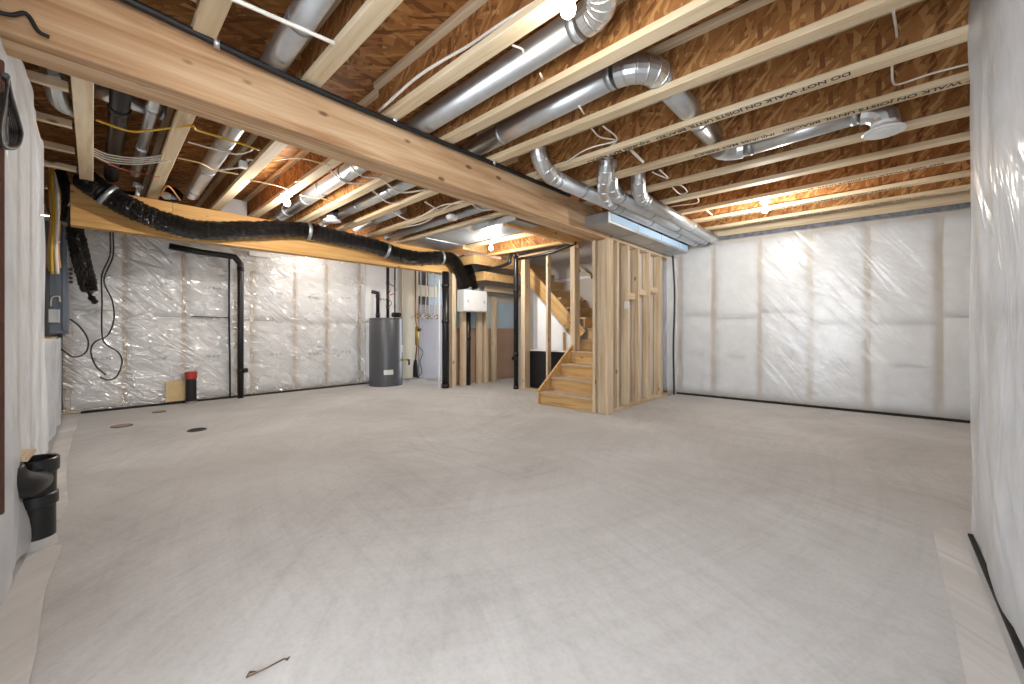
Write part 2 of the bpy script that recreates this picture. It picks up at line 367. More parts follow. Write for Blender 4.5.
RWH = ['pale I-joist on the main beam, nearest the camera of those right of it', 'pale I-joist with a white cable above, second from the camera right of beam', 'pale I-joist with bright bulb at its side, third from camera right of beam',
       'pale I-joist between the two long round ducts, fourth right of beam', 'pale I-joist below the duct elbow, fifth from the camera right of beam', 'pale I-joist with dark stamped print, just below the duct crossing the bays',
       'stamped I-joist directly above the duct with white round diffuser', 'plain I-joist directly below the duct with white round diffuser', 'I-joist fifth from the back wall, right of the beam',
       'I-joist just behind the lit bulb near the back wall', 'stamped I-joist third from back wall, below the far right bulb', 'I-joist second from back wall with fine stamped print']
RJ_W = ['pale I-joist on the main beam nearest the camera, right of the beam']+RWH[1:]
def xl(p, q, x): return p[1]+(q[1]-p[1])*(x-p[0])/(q[0]-p[0])
right_joists = []
for k, (p, q) in enumerate(RJ):
    if k == 4: p, q = (-2.493, 2.42), (.116, 2.495)
    if k == 0: p, q = (-2.3, .425), (-2, .427)
    xe = .62 if k < 5 else 1.05
    xs = -2.62
    right_joists.append(joist(xs, xl(p, q, xs)-.046, xe, xl(p, q, xe)-.046, RJ_W[k], 'floor joists right of the main beam'))
LJ = [(-.04, -.04), (.43, .46), (1.0, 1.03), (1.445, 1.42), (1.955, 1.95), (2.475, 2.49), (2.965, 2.97), (3.55, 3.5), (4.04, 4.02), (4.55, 4.52)]
LW = ['near vertical looking pale joist closest to the left wall', 'slanted joist carrying yellow cable, second from left wall', 'joist with a small white cable clip box, third from left wall',
      'joist beside the glowing left bulb', 'joist just above the round white ceiling diffuser', 'joist right of the round diffuser, left of main beam', 'joist left of smoke alarm with cables crossing it',
      'joist just beyond the smoke alarm', 'joist along the near edge of the flat sheet metal pan', 'joist along the far edge of the flat sheet metal pan']
for k, (ya, yb) in enumerate(LJ):
    xe = -2.66 if k < 8 else -3.62
    # small overlap position beside the right-hand joist on the beam
    joist(xe, ya, -7.3, yb, LW[k], 'floor joists left of the main beam')

# printed lettering on flanges
def print_on(j, y_shift, x, s, size=.028):
    e, b = j
    yy = b.matrix_local.translation.y+e.location.y
    dx = b.matrix_local.col[0].xyz; ang = math.atan2(dx.y, dx.x)
    M = Matrix.Translation((x, yy+y_shift+(x-(e.location.x))*math.tan(ang), JZ-.0012)) @ Matrix.Rotation(ang, 4, 'Z') @ Matrix.Rotation(math.pi, 4, 'X')
    text('printed_lettering', s, size, 'ink_black', e, M @ Matrix.Rotation(math.pi, 4, 'Z'))
WARN = 'DO NOT WALK ON JOISTS UNTIL BRACED   INJURIES MAY RESULT   '
print_on(right_joists[5], -.008, -1.02, WARN, .058)
print_on(right_joists[6], -.008, -.30, WARN, .058)
print_on(right_joists[10], 0, -.75, WARN, .058); print_on(right_joists[11], 0, -.55, WARN, .058); print_on(right_joists[9], 0, -.5, WARN, .058)

# ================================================================= BEAMS
e = empty('main_beam', (-2.6, 2.1, 2.18), 'long triple ply timber beam crossing the whole ceiling from left foreground to post', 'beam')
for i in range(3):
    board('ply', (-2.49-.0367-.0733*i, -.5, 2.372), (-2.49-.0367-.0733*i, 4.455, 2.338), .073, .316, 'beam_wood', e, bev=.004)
e = empty('dropped_beam', (-5.95, 2, 2.1), 'yellow timber beam under the far joists with black flex duct along its top', 'beam')
for i, (a, b) in enumerate(((-.15, .62), (.622, 4.6))):
    board('timber_face', (-5.88, a, 2.29), (-5.88, b, 2.29), .06, .40, 'header_wood', e)
board('timber_back', (-5.95, -.15, 2.29), (-5.95, 4.6, 2.29), .075, .40, 'orange_lumber', e)

# ================================================================= INSULATED WALLS
def insulated_wall(side, o, d, nrm, length, zt, studs, wname, gl, batt='batt_white', bays=True, depth=.1, seam=1.3, marks=True, filmkw={}, stud_labels=None, first=0):
    o = Vector(o); d = Vector(d).normalized(); nrm = Vector(nrm).normalized(); ang = math.atan2(d.y, d.x)
    w = box('wall_'+side, (0, 0, 0), (length, .2, zt+.02), 'concrete_wall', bev=0)
    w.matrix_world = Matrix.Translation(o-nrm*(depth+.11)+d*length/2+Vector((0, 0, zt/2+.01))) @ Matrix.Rotation(ang, 4, 'Z')
    tag(w, wname, 'wall', kind='structure')
    pl = board('bottom_plate', o-nrm*depth/2+Vector((0, 0, .019)), o+d*length-nrm*depth/2+Vector((0, 0, .019)), depth, .038, 'lumber'); tag(pl, 'bottom plate board along the floor under the '+gl, 'plate')
    tp = board('top_plate', o-nrm*depth/2+Vector((0, 0, zt-.019)), o+d*length-nrm*depth/2+Vector((0, 0, zt-.019)), depth, .038, 'lumber'); tag(tp, 'top plate board along the head of the '+gl, 'plate')
    for i, s in enumerate(studs):
        st = board('wall_stud', o+d*s-nrm*depth/2+Vector((0, 0, .038)), o+d*s-nrm*depth/2+Vector((0, 0, zt-.038)), .04, depth, 'lumber', up=nrm)
        tag(st, '%s wooden stud behind the plastic of the %s' % (ORD[i], gl), 'stud', 'studs behind plastic in the '+gl)
    return ang
def batts(o, d, nrm, studs, z0, seam, zt, gl, mat='batt_white', depth=.1, lens=None, marks=(1, 1)):
    o = Vector(o); d = Vector(d).normalized(); nrm = Vector(nrm).normalized()
    for i, (a, b) in enumerate(zip(studs, studs[1:])):
        for hi, (za, zb) in enumerate(((z0, seam[i % len(seam)]), (seam[i % len(seam)], zt))):
            W = b-a-.044; Hh = zb-za-.006
            bm = bmesh.new(); nx, nz = 8, 10; A = []
            for side in (0, 1):
                g = []
                for ix in range(nx+1):
                    for iz in range(nz+1):
                        u, v = ix/nx, iz/nz
                        bulge = .008*(1-(2*u-1)**6)*(1-(2*v-1)**8) - .009 + .004*noise.noise(Vector((a+u*3, zb+v*4, i)))
                        off = bulge if side == 0 else -depth+.01
                        g.append(bm.verts.new((W*(u-.5), off, Hh*(v-.5))))
                A.append(g)
            I = lambda ix, iz: ix*(nz+1)+iz
            for ix in range(nx):
                for iz in range(nz):
                    for side in (0, 1): 
                        q = [A[side][I(ix, iz)], A[side][I(ix+1, iz)], A[side][I(ix+1, iz+1)], A[side][I(ix, iz+1)]]
                        bm.faces.new(q if side == 0 else q[::-1])
            bd = [I(ix, 0) for ix in range(nx)]+[I(nx, iz) for iz in range(nz)]+[I(ix, nz) for ix in range(nx, 0, -1)]+[I(0, iz) for iz in range(nz, 0, -1)]
            for k in range(len(bd)):
                p, q = bd[k], bd[(k+1) % len(bd)]; bm.faces.new((A[0][p], A[0][q], A[1][q], A[1][p]))
            bmesh.ops.recalc_face_normals(bm, faces=bm.faces)
            me = bmesh_done('insulation_batt', bm, True); ob = link('insulation_batt', me, mat)
            y = nrm; x = d; z = Vector((0, 0, 1))
            if x.cross(y).z < 0: x = -x
            M = Matrix((x, y, z)).transposed().to_4x4(); M.translation = o+d*(a+b)/2+Vector((0, 0, (za+zb)/2)); ob.location = M.translation; ob.rotation_euler = M.to_euler()
            tag(ob, '%s white insulation batt, %s bay of the %s' % ('lower' if hi == 0 else 'upper', ORD[i], gl), 'insulation', 'insulation batts in the '+gl)
            if marks[hi] and W > .3:
                tz = (zb-za)*(.30 if hi == 0 else .18)
                X = -x if False else x
                # readable from the room: text x axis = z cross nrm
                tx = z.cross(nrm)
                Mt = Matrix((tx, z, nrm)).transposed().to_4x4(); Mt.translation = o+d*((a+b)/2+.03)+nrm*.006+Vector((0, 0, za+tz+.25))
                t = text('printed_mark', 'FB  R-20', .052, 'ink', ob, Mt)

# ---- back wall
bd_ = Vector((1, .06, 0)).normalized(); bn = Vector((bd_.y, -bd_.x, 0))
def bs(px):
    d = ray(px, 330); k = d.y-.06*d.x; t = (6.6+.06*2.3)/k; return Vector((d.x*t, d.y*t, 0))
bo = bs(672)-bd_*3.0
bst = [(bs(p)-bo).dot(bd_) for p in (680, 713, 759.5, 810, 868, 940)]; bst = [bst[0]-.55]+bst+[bst[-1]+.6]
bl = (Vector((1.17, 6.81, 0))-bo).dot(bd_)
insulated_wall('back', bo, bd_, bn, bl, 2.42, bst, 'concrete foundation wall behind the back insulated wall', 'back wall counted from the stair corner')
batts(bo, bd_, bn, bst, .045, [1.2, 1.28, 1.22, 1.30, 1.13, 1.12, 1.2, 1.2], 2.38, 'back wall counted from the stair corner', marks=(1, 0))
film('plastic_sheet', bo+bd_*(bst[0])+bn*.03, bd_, bn, bl-bst[0], .035, 2.43, 'clear wrinkled plastic sheet stapled over the whole back wall', amp=.010, studs=[q-bst[0] for q in bst], seed=3)
a = bo+bd_*(bst[0]-.1); b = bo+bd_*(bl-.03)
sl = board('sill_seal', a+bn*.03+Vector((0, 0, .016)), b+bn*.03+Vector((0, 0, .016)), .03, .03, 'seal_dark'); tag(sl, 'dark sealant strip along the foot of the back wall', 'sealant')
sl = board('sill_gasket', a-bn*.03+Vector((0, 0, 2.455)), b-bn*.03+Vector((0, 0, 2.455)), .14, .06, 'sill_foam'); tag(sl, 'grey crumpled sill gasket along the top of the back wall', 'gasket')
sl = tube('sealant_bead', [a+bn*.015+Vector((0, 0, 2.425+.006*math.sin(i*2.1)))+(b-a)*i/30 for i in range(31)], .008, 'seal_dark', None, 6); tag(sl, 'black sealant bead along the head of the back wall plastic', 'sealant')
rm = board('rim_board', a-bn*.05+Vector((0, 0, 2.64)), b-bn*.05+Vector((0, 0, 2.64)), .04, .31, 'flange'); tag(rm, 'pale rim board above the back wall', 'rim board')
# ---- far wall (behind water heater)
hx = -7.35
hs_px = (68, 125, 184, 236, 252, 295, 327, 360, 402)
hst = [atx(p, 330, hx).y+.75 for p in hs_px]
ho = Vector((hx, -.75, 0))
insulated_wall('far', ho, (0, 1, 0), (1, 0, 0), 8.1, 2.42, hst, 'concrete foundation wall behind the far insulated wall', 'far wall counted from the left corner')
batts(ho, (0, 1, 0), (1, 0, 0), hst, .045, [1.3, 1.24, 1.22, 1.2, 1.2, 1.15, 1.18, 1.2], 2.38, 'far wall counted from the left corner', marks=(1, 1))
film('plastic_sheet', ho+Vector((.026, .5, 0)), (0, 1, 0), (1, 0, 0), hst[-2]-.4, .03, 2.45, 'shiny wrinkled plastic sheet over the far wall left of the water heater', 'film_shiny', amp=.022, studs=[q-.5 for q in hst], seed=11, diag=1.4)
sl = board('floor_seal', (hx+.03, -.1, .014), (hx+.03, 4.3, .014), .035, .028, 'seal_dark'); tag(sl, 'dark sealant strip along the foot of the far wall', 'sealant')
sl = board('seam_tape', (hx+.035, .98, 1.245), (hx+.035, 1.45, 1.235), .004, .014, 'seal_dark'); tag(sl, 'short dark tape line across the far wall beside black drain pipe', 'tape')
rm = box('rim_board', (-7.55, -1.0, 2.47), (-7.5, 6.4, 2.79), 'osb_web'); tag(rm, 'dark rim board above the far wall', 'rim board')
rm = box('rim_board', (-7.48, -.66, 2.47), (-1.3, -.61, 2.79), 'osb_web'); tag(rm, 'dark rim board above the left wall', 'rim board')
rm = box('sill_plate', (-7.48, -.66, 2.462), (-1.3, -.37, 2.469), 'osb_web'); tag(rm, 'sill plate on top of the left wall', 'plate')
# ---- left wall
w = box('wall_left', (-7.6, -1.05, 0), (-.9, -.62, 2.5), 'concrete_wall', bev=0); tag(w, 'concrete foundation wall behind the left plastic', 'wall', kind='structure')
lst = [(-4.5+.6*k) for k in range(6)]
for i, x in enumerate(lst):
    st = board('wall_stud', (x, -.31, 0), (x, -.31, 2.42), .04, .1, 'lumber', up=(0, 1, 0)); tag(st, '%s stud behind the left wall plastic, counted from the far end' % ORD[i], 'stud', 'studs behind the left wall plastic')
batts((-4.5, -.26, 0), (1, 0, 0), (0, 1, 0), [q+4.5 for q in lst], .04, [1.25], 2.38, 'left wall counted from the far end', marks=(0, 0))
tp = board('top_plate', (-4.6, -.31, 2.44), (-1.4, -.31, 2.44), .1, .04, 'lumber'); tag(tp, 'pale plate board along the top of the left wall', 'plate')
film('plastic_sheet', (-4.62, -.245, 0), (1, 0, 0), (0, 1, 0), 3.1, .01, 2.43, 'cloudy plastic sheet covering the near part of left wall', 'film_near', amp=.03, studs=[q+4.62 for q in lst], seed=21, diag=.3)
film('plastic_sheet', (-7.3, -.27, 0), (1, 0, 0), (0, 1, 0), 2.7, .01, .96, 'low plastic sheet along the left wall under the grey breaker panel', 'film_near', amp=.05, studs=[], seed=24, diag=.3)
lw = box('ledge_board', (-7.3, -.6, .93), (-4.66, -.29, .97), 'lumber'); tag(lw, 'plywood ledge under the grey breaker panel on left wall', 'ledge')
# ---- right wall
w = box('wall_right', (.56, .2, 0), (.76, 3.08, 2.78), 'concrete_wall', bev=0); tag(w, 'concrete wall behind the near right plastic', 'wall', kind='structure')
w = box('wall_recess', (1.2, 3.14, 0), (1.4, 7.2, 2.79), 'drywall', bev=0); tag(w, 'side wall of the recess beyond the right corner', 'wall', kind='structure')
w = box('wall_return', (.345, 3.09, 0), (1.25, 3.13, 2.5), 'drywall', bev=0); tag(w, 'short return wall at the right corner', 'wall', kind='structure')
rst = [.35+.6*k for k in range(5)]+[3.03]
for i, y in enumerate(rst):
    st = board('wall_stud', (.40, y, 0), (.40, y, 2.49), .04, .1, 'lumber', up=(1, 0, 0)); tag(st, '%s stud behind the right wall plastic, counted from the near end' % ORD[i], 'stud', 'studs behind the right wall plastic')
batts((.35, 0, 0), (0, 1, 0), (-1, 0, 0), rst, .04, [1.10], 2.47, 'right wall counted from the near end', marks=(0, 0))
film('plastic_sheet', (.335, .3, 0), (0, 1, 0), (-1, 0, 0), 2.76, .03, 2.79, 'large cloudy plastic sheet hanging down the near right wall', 'film_near', amp=.03, studs=[q-.3 for q in rst], seed=31, diag=-.8)
sl = board('floor_seal', (.328, .3, .006), (.328, 3.06, .006), .02, .012, 'seal_dark'); tag(sl, 'dark sealant along the foot of the right wall', 'sealant')
def flat_sheet(name, pts, mat, label, z=.004, th=.002):
    bm = bmesh.new(); vs = [bm.verts.new((x, y, z)) for x, y in pts]; f = bm.faces.new(vs)
    bmesh.ops.triangulate(bm, faces=[f]); bmesh.ops.solidify(bm, geom=bm.faces[:], thickness=th)
    bmesh.ops.recalc_face_normals(bm, faces=bm.faces); c = Vector((sum(p[0] for p in pts)/len(pts), sum(p[1] for p in pts)/len(pts), 0))
    bmesh.ops.translate(bm, vec=-c, verts=bm.verts)
    return tag(link(name, bmesh_done(name, bm), mat, None, c), label, 'plastic sheet')
flat_sheet('plastic_flap', [(.19, .3), (.30, .3), (.30, 3.05), (.25, 3.08), (.193, 3.1), (.187, 2.2), (.183, 1.7)], 'film_floor', 'flat strip of plastic lying on the floor along the right wall')

# ================================================================= ROUND DUCTS
def arc(p, a, b, r, n=5):
    """corner at p, arriving along unit a, leaving along unit b"""
    p, a, b = Vector(p), Vector(a).normalized(), Vector(b).normalized(); res = []
    c = p-a*r+b*r
    for i in range(n):
        t = math.pi/2*i/(n-1); res.append(c + (-b*r)*math.cos(t) + a*r*math.sin(t))
    return res
def band(parent, p, d, r, name='joint_band', mat='galv_dull', w=.018):
    d = Vector(d).normalized(); p = Vector(p)
    return tube(name, [p-d*w, p+d*w], r*1.045, mat, parent, 20)
def bands(parent, p, q, r, ts):
    p, q = Vector(p), Vector(q)
    for t in ts: band(parent, p.lerp(q, t), q-p, r)
def duct(label, loc, group=None): return empty('round_duct', loc, label, 'duct', group)
R = .075
# D1 in the second bay
e = duct('galvanised round duct crossing over the beam, nearest round duct to the left corner', (-3.6, .73, 2.6))
tube('duct_pipe', [(-1.1, .70, 2.6), (-5.75, .78, 2.6)], .065, 'galv', e, 24); bands(e, (-1.1, .70, 2.6), (-5.75, .78, 2.6), .065, (.22, .34, .5, .62, .78, .95))
# D2 long duct, elbow by the bulb
e = duct('long galvanised round duct with elbow beside the brightest bulb at top', (-2, 1.70, 2.6))
ar = arc((-.92, 1.70, 2.61), (1, 0, 0), (0, -1, 0), .17, 6)
tube('duct_pipe', [(-5.9, 1.74, 2.6), (-1.12, 1.70, 2.61)], R*1.03, 'galv', e, 24); tube('elbow', ar+[(-.92, 1.33, 2.61)], R*1.07, 'galv', e, 20, smooth=False)
for t in range(1, 6): band(e, ar[t], (ar[t]-ar[t-1]), R*1.07, 'elbow_seam', 'galv', .006)
bands(e, (-5.9, 1.74, 2.6), (-1.12, 1.70, 2.61), R*1.03, (.06, .2, .3, .42, .62, .995)); tube('duct_tail', [(-.92, 1.33, 2.61), (-.92, .98, 2.61)], R*1.03, 'galv', e, 20)
# D3 + D4
e = duct('galvanised round duct turning through joists to the white round diffuser at right', (-1.5, 2.2, 2.6))
ar = arc((-1.0, 2.19, 2.61), (1, 0, 0), (0, 1, 0), .18, 6)
tube('duct_pipe', [(-2.62, 2.24, 2.6), (-1.2, 2.19, 2.61)], R, 'galv', e, 24); tube('elbow', ar, R*1.06, 'galv', e, 20, smooth=False)
for t in range(1, 6): band(e, ar[t], (ar[t]-ar[t-1]), R*1.07, 'elbow_seam', 'galv', .006)
tube('crossing_pipe', [(-1.0, 2.37, 2.61), (-1.0, 3.55, 2.61)], R, 'galv', e, 24); bands(e, (-1, 2.37, 2.61), (-1, 3.55, 2.61), R, (.12, .62))
bands(e, (-2.62, 2.24, 2.6), (-1.2, 2.19, 2.61), R, (.3, .99))
ar = arc((-1.0, 3.74, 2.575), (0, 1, 0), (1, 0, 0), .15, 5)
tube('elbow', ar, R*1.05, 'galv', e, 18, smooth=False); tube('branch_pipe', [(-.85, 3.74, 2.575), (-.12, 3.70, 2.575)], R*.94, 'galv', e, 24); bands(e, (-.85, 3.74, 2.575), (-.12, 3.70, 2.575), R*.94, (.08, .97))
ar = arc((.02, 3.70, 2.57), (1, 0, 0), (0, 0, -1), .12, 5)
tube('elbow', ar+[(.02, 3.70, 2.42)], R*1.02, 'galv', e, 14, smooth=False)
d = empty('round_diffuser', (.01, 3.66, 2.385), 'white round ceiling diffuser on the end of a duct at upper right', 'vent')
lathe('rim', [(.108, -.004), (.113, .003), (.109, .01), (.085, .025), (.07, .04), (.07, .06)], 'white_plastic', d, seg=40)
lathe('centre_disc', [(.07, -.013), (.082, -.007), (.078, 0), (.03, .004)], 'white_plastic', d, seg=40)
# left-of-beam ducts
def left_duct(y, xa, xb, label, r=R):
    e = duct(label, ((xa+xb)/2, y, 2.6)); tube('duct_pipe', [(xa, y, 2.6), (xb, y, 2.6)], r, 'galv', e, 22)
    bands(e, (xa, y, 2.6), (xb, y, 2.6), r, (.15, .4, .65, .9)); return e
left_duct(2.26, -2.66, -5.85, 'galvanised round duct left of beam just behind the round white diffuser', .07)
e = duct('short galvanised round duct left of the beam, rightmost bay with crossing cables', (-4.6, 2.74, 2.62))
tube('duct_pipe', [(-4.5, 2.74, 2.62), (-5.9, 2.78, 2.62)], .06, 'galv', e, 18); bands(e, (-4.5, 2.74, 2.62), (-5.9, 2.78, 2.62), .06, (.1, .55))
e = duct('slim galvanised duct running beside the flat sheet metal pan', (-4.6, 3.3, 2.52)); tube('duct_pipe', [(-3.0, 3.28, 2.56), (-5.9, 3.30, 2.56)], .055, 'galv_dull', e, 18); bands(e, (-3.0, 3.28, 2.56), (-5.9, 3.3, 2.56), .055, (.3, .7))
# the three ducts over the plenum
def run_duct(label, pts, r, tail, bt):
    e = duct(label, pts[-1], 'three round ducts running side by side to the back wall')
    tube('elbow', smoothpath(pts, 3), r*1.06, 'galv', e, 16, smooth=False)
    tube('duct_pipe', tail, r, 'galv', e, 22); bands(e, tail[0], tail[1], r, bt)
    sp = smoothpath(pts, 3)
    for i in range(2, len(sp)-1, 2): band(e, sp[i], sp[i+1]-sp[i-1], r*1.06, 'elbow_seam', 'galv', .006)
    return e
r3 = .066
run_duct('leftmost of three side by side ducts, with long offset pipe by beam', [(-2.14, 2.60, 2.66), (-2.15, 2.62, 2.56), (-2.16, 2.72, 2.46), (-2.165, 2.86, 2.425)], .068, [(-2.165, 2.84, 2.425), (-2.12, 6.4, 2.415)], (.02, .13, .3, .34, .55, .8, .97))
run_duct('middle of three side by side ducts running to the back wall', [(-1.88, 3.36, 2.66), (-1.90, 3.40, 2.56), (-1.95, 3.52, 2.46), (-1.98, 3.68, 2.422)], r3, [(-1.98, 3.66, 2.422), (-1.98, 6.4, 2.415)], (.03, .3, .6, .97))
run_duct('rightmost of three side by side ducts, with short upright elbow', [(-1.76, 3.70, 2.66), (-1.765, 3.71, 2.56), (-1.80, 3.80, 2.46), (-1.835, 3.96, 2.422)], r3, [(-1.835, 3.94, 2.422), (-1.842, 6.4, 2.415)], (.03, .3, .6, .97))
e = duct('short curved branch duct joining the leftmost duct at the beam end', (-1.98, 3.4, 2.45))
sp = smoothpath([(-1.85, 3.24, 2.64), (-1.88, 3.27, 2.54), (-1.97, 3.40, 2.47), (-2.08, 3.62, 2.43), (-2.145, 3.80, 2.425)], 3)
tube('elbow', sp, r3, 'galv', e, 16, smooth=False)
for i in range(1, len(sp)-1, 2): band(e, sp[i], sp[i+1]-sp[i-1], r3, 'elbow_seam', 'galv', .006)
# plenum
e = empty('supply_trunk', (-2.34, 5, 2.23), 'flat rectangular sheet metal trunk duct on top of stair partition', 'duct')
box('trunk_body', (-2.488, 3.90, 2.235), (-2.192, 6.32, 2.348), 'galv_dull', e)
box('blue_side_film', (-2.192, 3.95, 2.262), (-2.188, 6.3, 2.346), 'blue_film', e, 0)
box('end_flange', (-2.489, 3.875, 2.228), (-2.188, 3.90, 2.352), 'galv_dull', e)
for y in (4.6, 5.3, 5.95): box('drive_cleat', (-2.489, y-.012, 2.229), (-2.186, y+.012, 2.35), 'galv_dull', e)
# return air pan
e = empty('return_air_pan', (-4.8, 4.05, 2.49), 'flat sheet metal pan closing joist bays above the far bulb', 'duct')
box('pan_sheet', (-6.0, 3.56, 2.486), (-3.68, 4.30, 2.497), 'galv_dull', e, 0)
for x in (-4.4, -5.2): box('seam', (x-.01, 3.56, 2.482), (x+.01, 4.30, 2.487), 'galv', e, 0)
e = empty('return_air_drop', (-4.0, 3.9, 2.42), 'grey sheet metal drop box at the right end of the flat pan', 'duct'); box('body', (-4.1, 3.58, 2.41), (-3.3, 4.02, 2.485), 'galv_dull', e); box('flange', (-4.14, 3.57, 2.42), (-4.1, 4.03, 2.485), 'lumber', e)

# ================================================================= PIPES ABOVE LEFT BAYS
def pipe(name, pts, r, mat, label, cat='pipe', rings=(), seg=18):
    pts = [Vector(p) for p in pts]; e = empty(name, pts[0], label, cat)
    tube('pipe_run', pts, r, mat, e, seg)
    for p, d in rings: tube('coupling', [Vector(p)-Vector(d).normalized()*.03, Vector(p)+Vector(d).normalized()*.03], r*1.14, mat, e, seg)
    return e
pipe('drain_pipe', [(-2.67, .13, 2.62), (-5.7, .13, 2.6)], .055, 'black_plastic', 'thick black plastic drain pipe in the bay beside the leftmost joist', rings=[((-3.9, .13, 2.612), (1, 0, 0)), ((-5.2, .13, 2.6), (1, 0, 0))])
pipe('vent_pipe', [(-2.67, .29, 2.6), (-5.4, .29, 2.6)], .036, 'galv', 'slim silver vent pipe beside the thick black drain pipe', rings=[((-3.7, .29, 2.6), (1, 0, 0)), ((-4.6, .29, 2.6), (1, 0, 0))])
e = empty('duct_stub', (-3.9, .02, 2.62), 'short galvanised duct stub crossing behind the leftmost joist', 'duct'); tube('duct_pipe', [(-3.82, -.01, 2.64), (-3.9, .34, 2.66)], .045, 'galv', e, 16); tube('end_cap', [(-3.9, .34, 2.66), (-3.906, .365, 2.66)], .05, 'galv_dull', e, 16)
e = empty('duct_boot', (-3.7, -.15, 2.6), 'crumpled silver elbow between blocking boards in the left corner', 'duct'); tube('elbow', smoothpath([(-3.35, -.17, 2.72), (-3.6, -.165, 2.62), (-4.0, -.15, 2.58), (-4.15, -.08, 2.60)], 3), .055, 'galv', e, 14, smooth=False); tube('collar', [(-3.3, -.17, 2.735), (-3.36, -.17, 2.716)], .06, 'white_metal', e, 14)
for i, (x, y0) in enumerate(((-3.61, -.24), (-4.25, -.24), (-4.85, -.26), (-5.4, -.26))):
    b = board('blocking', (x, -.46, 2.525), (x, -.10, 2.525), .045, .05, 'lumber'); tag(b, '%s pale blocking board between leftmost joist and left wall, counting away' % ORD[i], 'blocking', 'blocking in the left corner')
b = board('grey_blocking', (-6.0, 1.07, 2.61), (-6.0, 1.37, 2.61), .03, .2, 'panel_grey'); tag(b, 'grey panel closing the joist bay above the black flex duct', 'blocking')
b = board('blocking', (-5.6, 2.12, 2.66), (-5.6, 2.42, 2.66), .04, .2, 'orange_lumber'); tag(b, 'wood blocking board above the flex duct between two joists', 'blocking')

# ================================================================= FLEX DUCTS
def flexwob(p, s, i):
    return .045*math.sin(i*1.9)+.10*noise.noise(Vector((p.x*9, p.y*9+s*.6, p.z*9)))+.13*(abs(noise.noise(Vector((p.x*31+s*.9, p.y*31, p.z*31+s*.45))))-.25)
def flex(label, pts, r, n=9, straps=()):
    n *= 2; straps = [k*2 for k in straps]; r = r if not isinstance(r, list) else [q for q in r for _ in (0, 1)][:]
    e = empty('flex_duct', pts[0], label, 'flexible duct'); sp = smoothpath(pts, n)
    tube('sleeve', sp, r, 'black_flex', e, 26, wob=flexwob)
    for k in straps:
        p, q = sp[k], sp[k+1]; tube('strap', [p-(q-p).normalized()*.02, p+(q-p).normalized()*.02], r*1.14, 'galv_dull', e, 18)
    return e
XF = -5.72
FP = [atx(x, y, XF) for x, y in ((84, 178), (98, 189), (125, 205), (160, 220), (200, 230), (250, 230), (300, 230), (335, 237), (370, 245), (410, 257), (446, 258))]
FP += [Vector((XF+.02, FP[-1].y+.18, FP[-1].z-.05)), Vector((-5.66, FP[-1].y+.30, 2.06)), Vector((-5.63, FP[-1].y+.36, 1.80))]
flex('long black insulated flex duct snaking along the yellow beam to the white box', FP, .108, 10, (14, 62, 84, 98))
fe = FP[-1]
flex('second black flex duct dropping into the back of the white box', [(-5.85, fe.y+.08, 2.42), (-5.75, fe.y+.16, 2.25), (-5.66, fe.y+.2, 2.0), (-5.62, fe.y+.21, 1.80)], .09, 8)
hg = [atx(x, y, -6.6) for x, y in ((74, 222), (77, 240), (84, 270), (90, 292))]
e = flex('tied off black flex duct hanging below the beam beside breaker panel', hg, [.055]*3+[.07]*5+[.078]*16+[.07]*3+[.05], 9)
kn = hg[-1]
tube('tied_end', smoothpath([kn, kn+Vector((0, .0, -.035)), kn+Vector((.01, .01, -.06)), kn+Vector((.01, .03, -.10)), kn+Vector((0, .05, -.125))], 4), [.04, .03, .022, .018, .018, .016, .018, .024, .034, .036, .03, .028, .026, .03, .034, .03, .02], 'black_flex', e, 12)
flex('short black flex duct end beside the cable bundle above the breaker panel', [atx(x, y, -6.2) for x, y in ((60, 170), (65, 185), (68, 200), (66, 222))], .042, 7)
flex('crumpled black flex duct behind the leftmost joist end', [(-6.2, -.12, 2.62), (-6.15, .05, 2.6), (-6.1, .2, 2.52), (-6.0, .34, 2.50)], .07, 7)
flex('short dark flex duct end above the beam beside second joist', [(-6.3, .62, 2.66), (-6.1, .62, 2.63), (-5.95, .64, 2.60)], .085, 7)

# ================================================================= LIGHTS
def bulb(p, label, up=True, base_z=None, power=25):
    p = Vector(p); e = empty('bulb_lamp', p, label, 'light bulb')
    lathe('bulb', [(.001, -.055), (.018, -.052), (.03, -.04), (.034, -.022), (.030, -.004), (.02, .018), (.014, .03)], 'bulb_glow', e, seg=20)
    lathe('lampholder', [(.02, .028), (.026, .034), (.03, .06), (.055, .066), (.056, .085), (.05, .088)], 'white_plastic', e, seg=24)
    l = bpy.data.lights.new('bulb_light', 'POINT'); l.energy = power; l.color = (1, .94, .86); l.shadow_soft_size = .05
    lo = bpy.data.objects.new('bulb_light', l); C.objects.link(lo); lo.location = p-Vector((0, 0, .085)); return e
BULBS = []
b1 = atz(568, 3, 2.50); BULBS.append(b1)
bulb(atz(568, 4, 2.44), 'lit bulb at the top of the photo beside the long duct elbow', power=4.5)
bulb(atz(287, 201, 2.43), 'lit bulb on a joist above the flex duct at left', power=36)
bulb(atz(491, 247, 2.36), 'lit bulb under the sheet metal pan near the stairs', power=36)
bulb(atz(765, 208, 2.43), 'lit bulb near the back wall at right', power=36)
bulb((-6.55, 2.6, 2.40), 'added fill bulb hidden beyond the yellow beam, brightening the far wall', power=15)  # added fill light, hidden by the yellow beam, to brighten the far wall
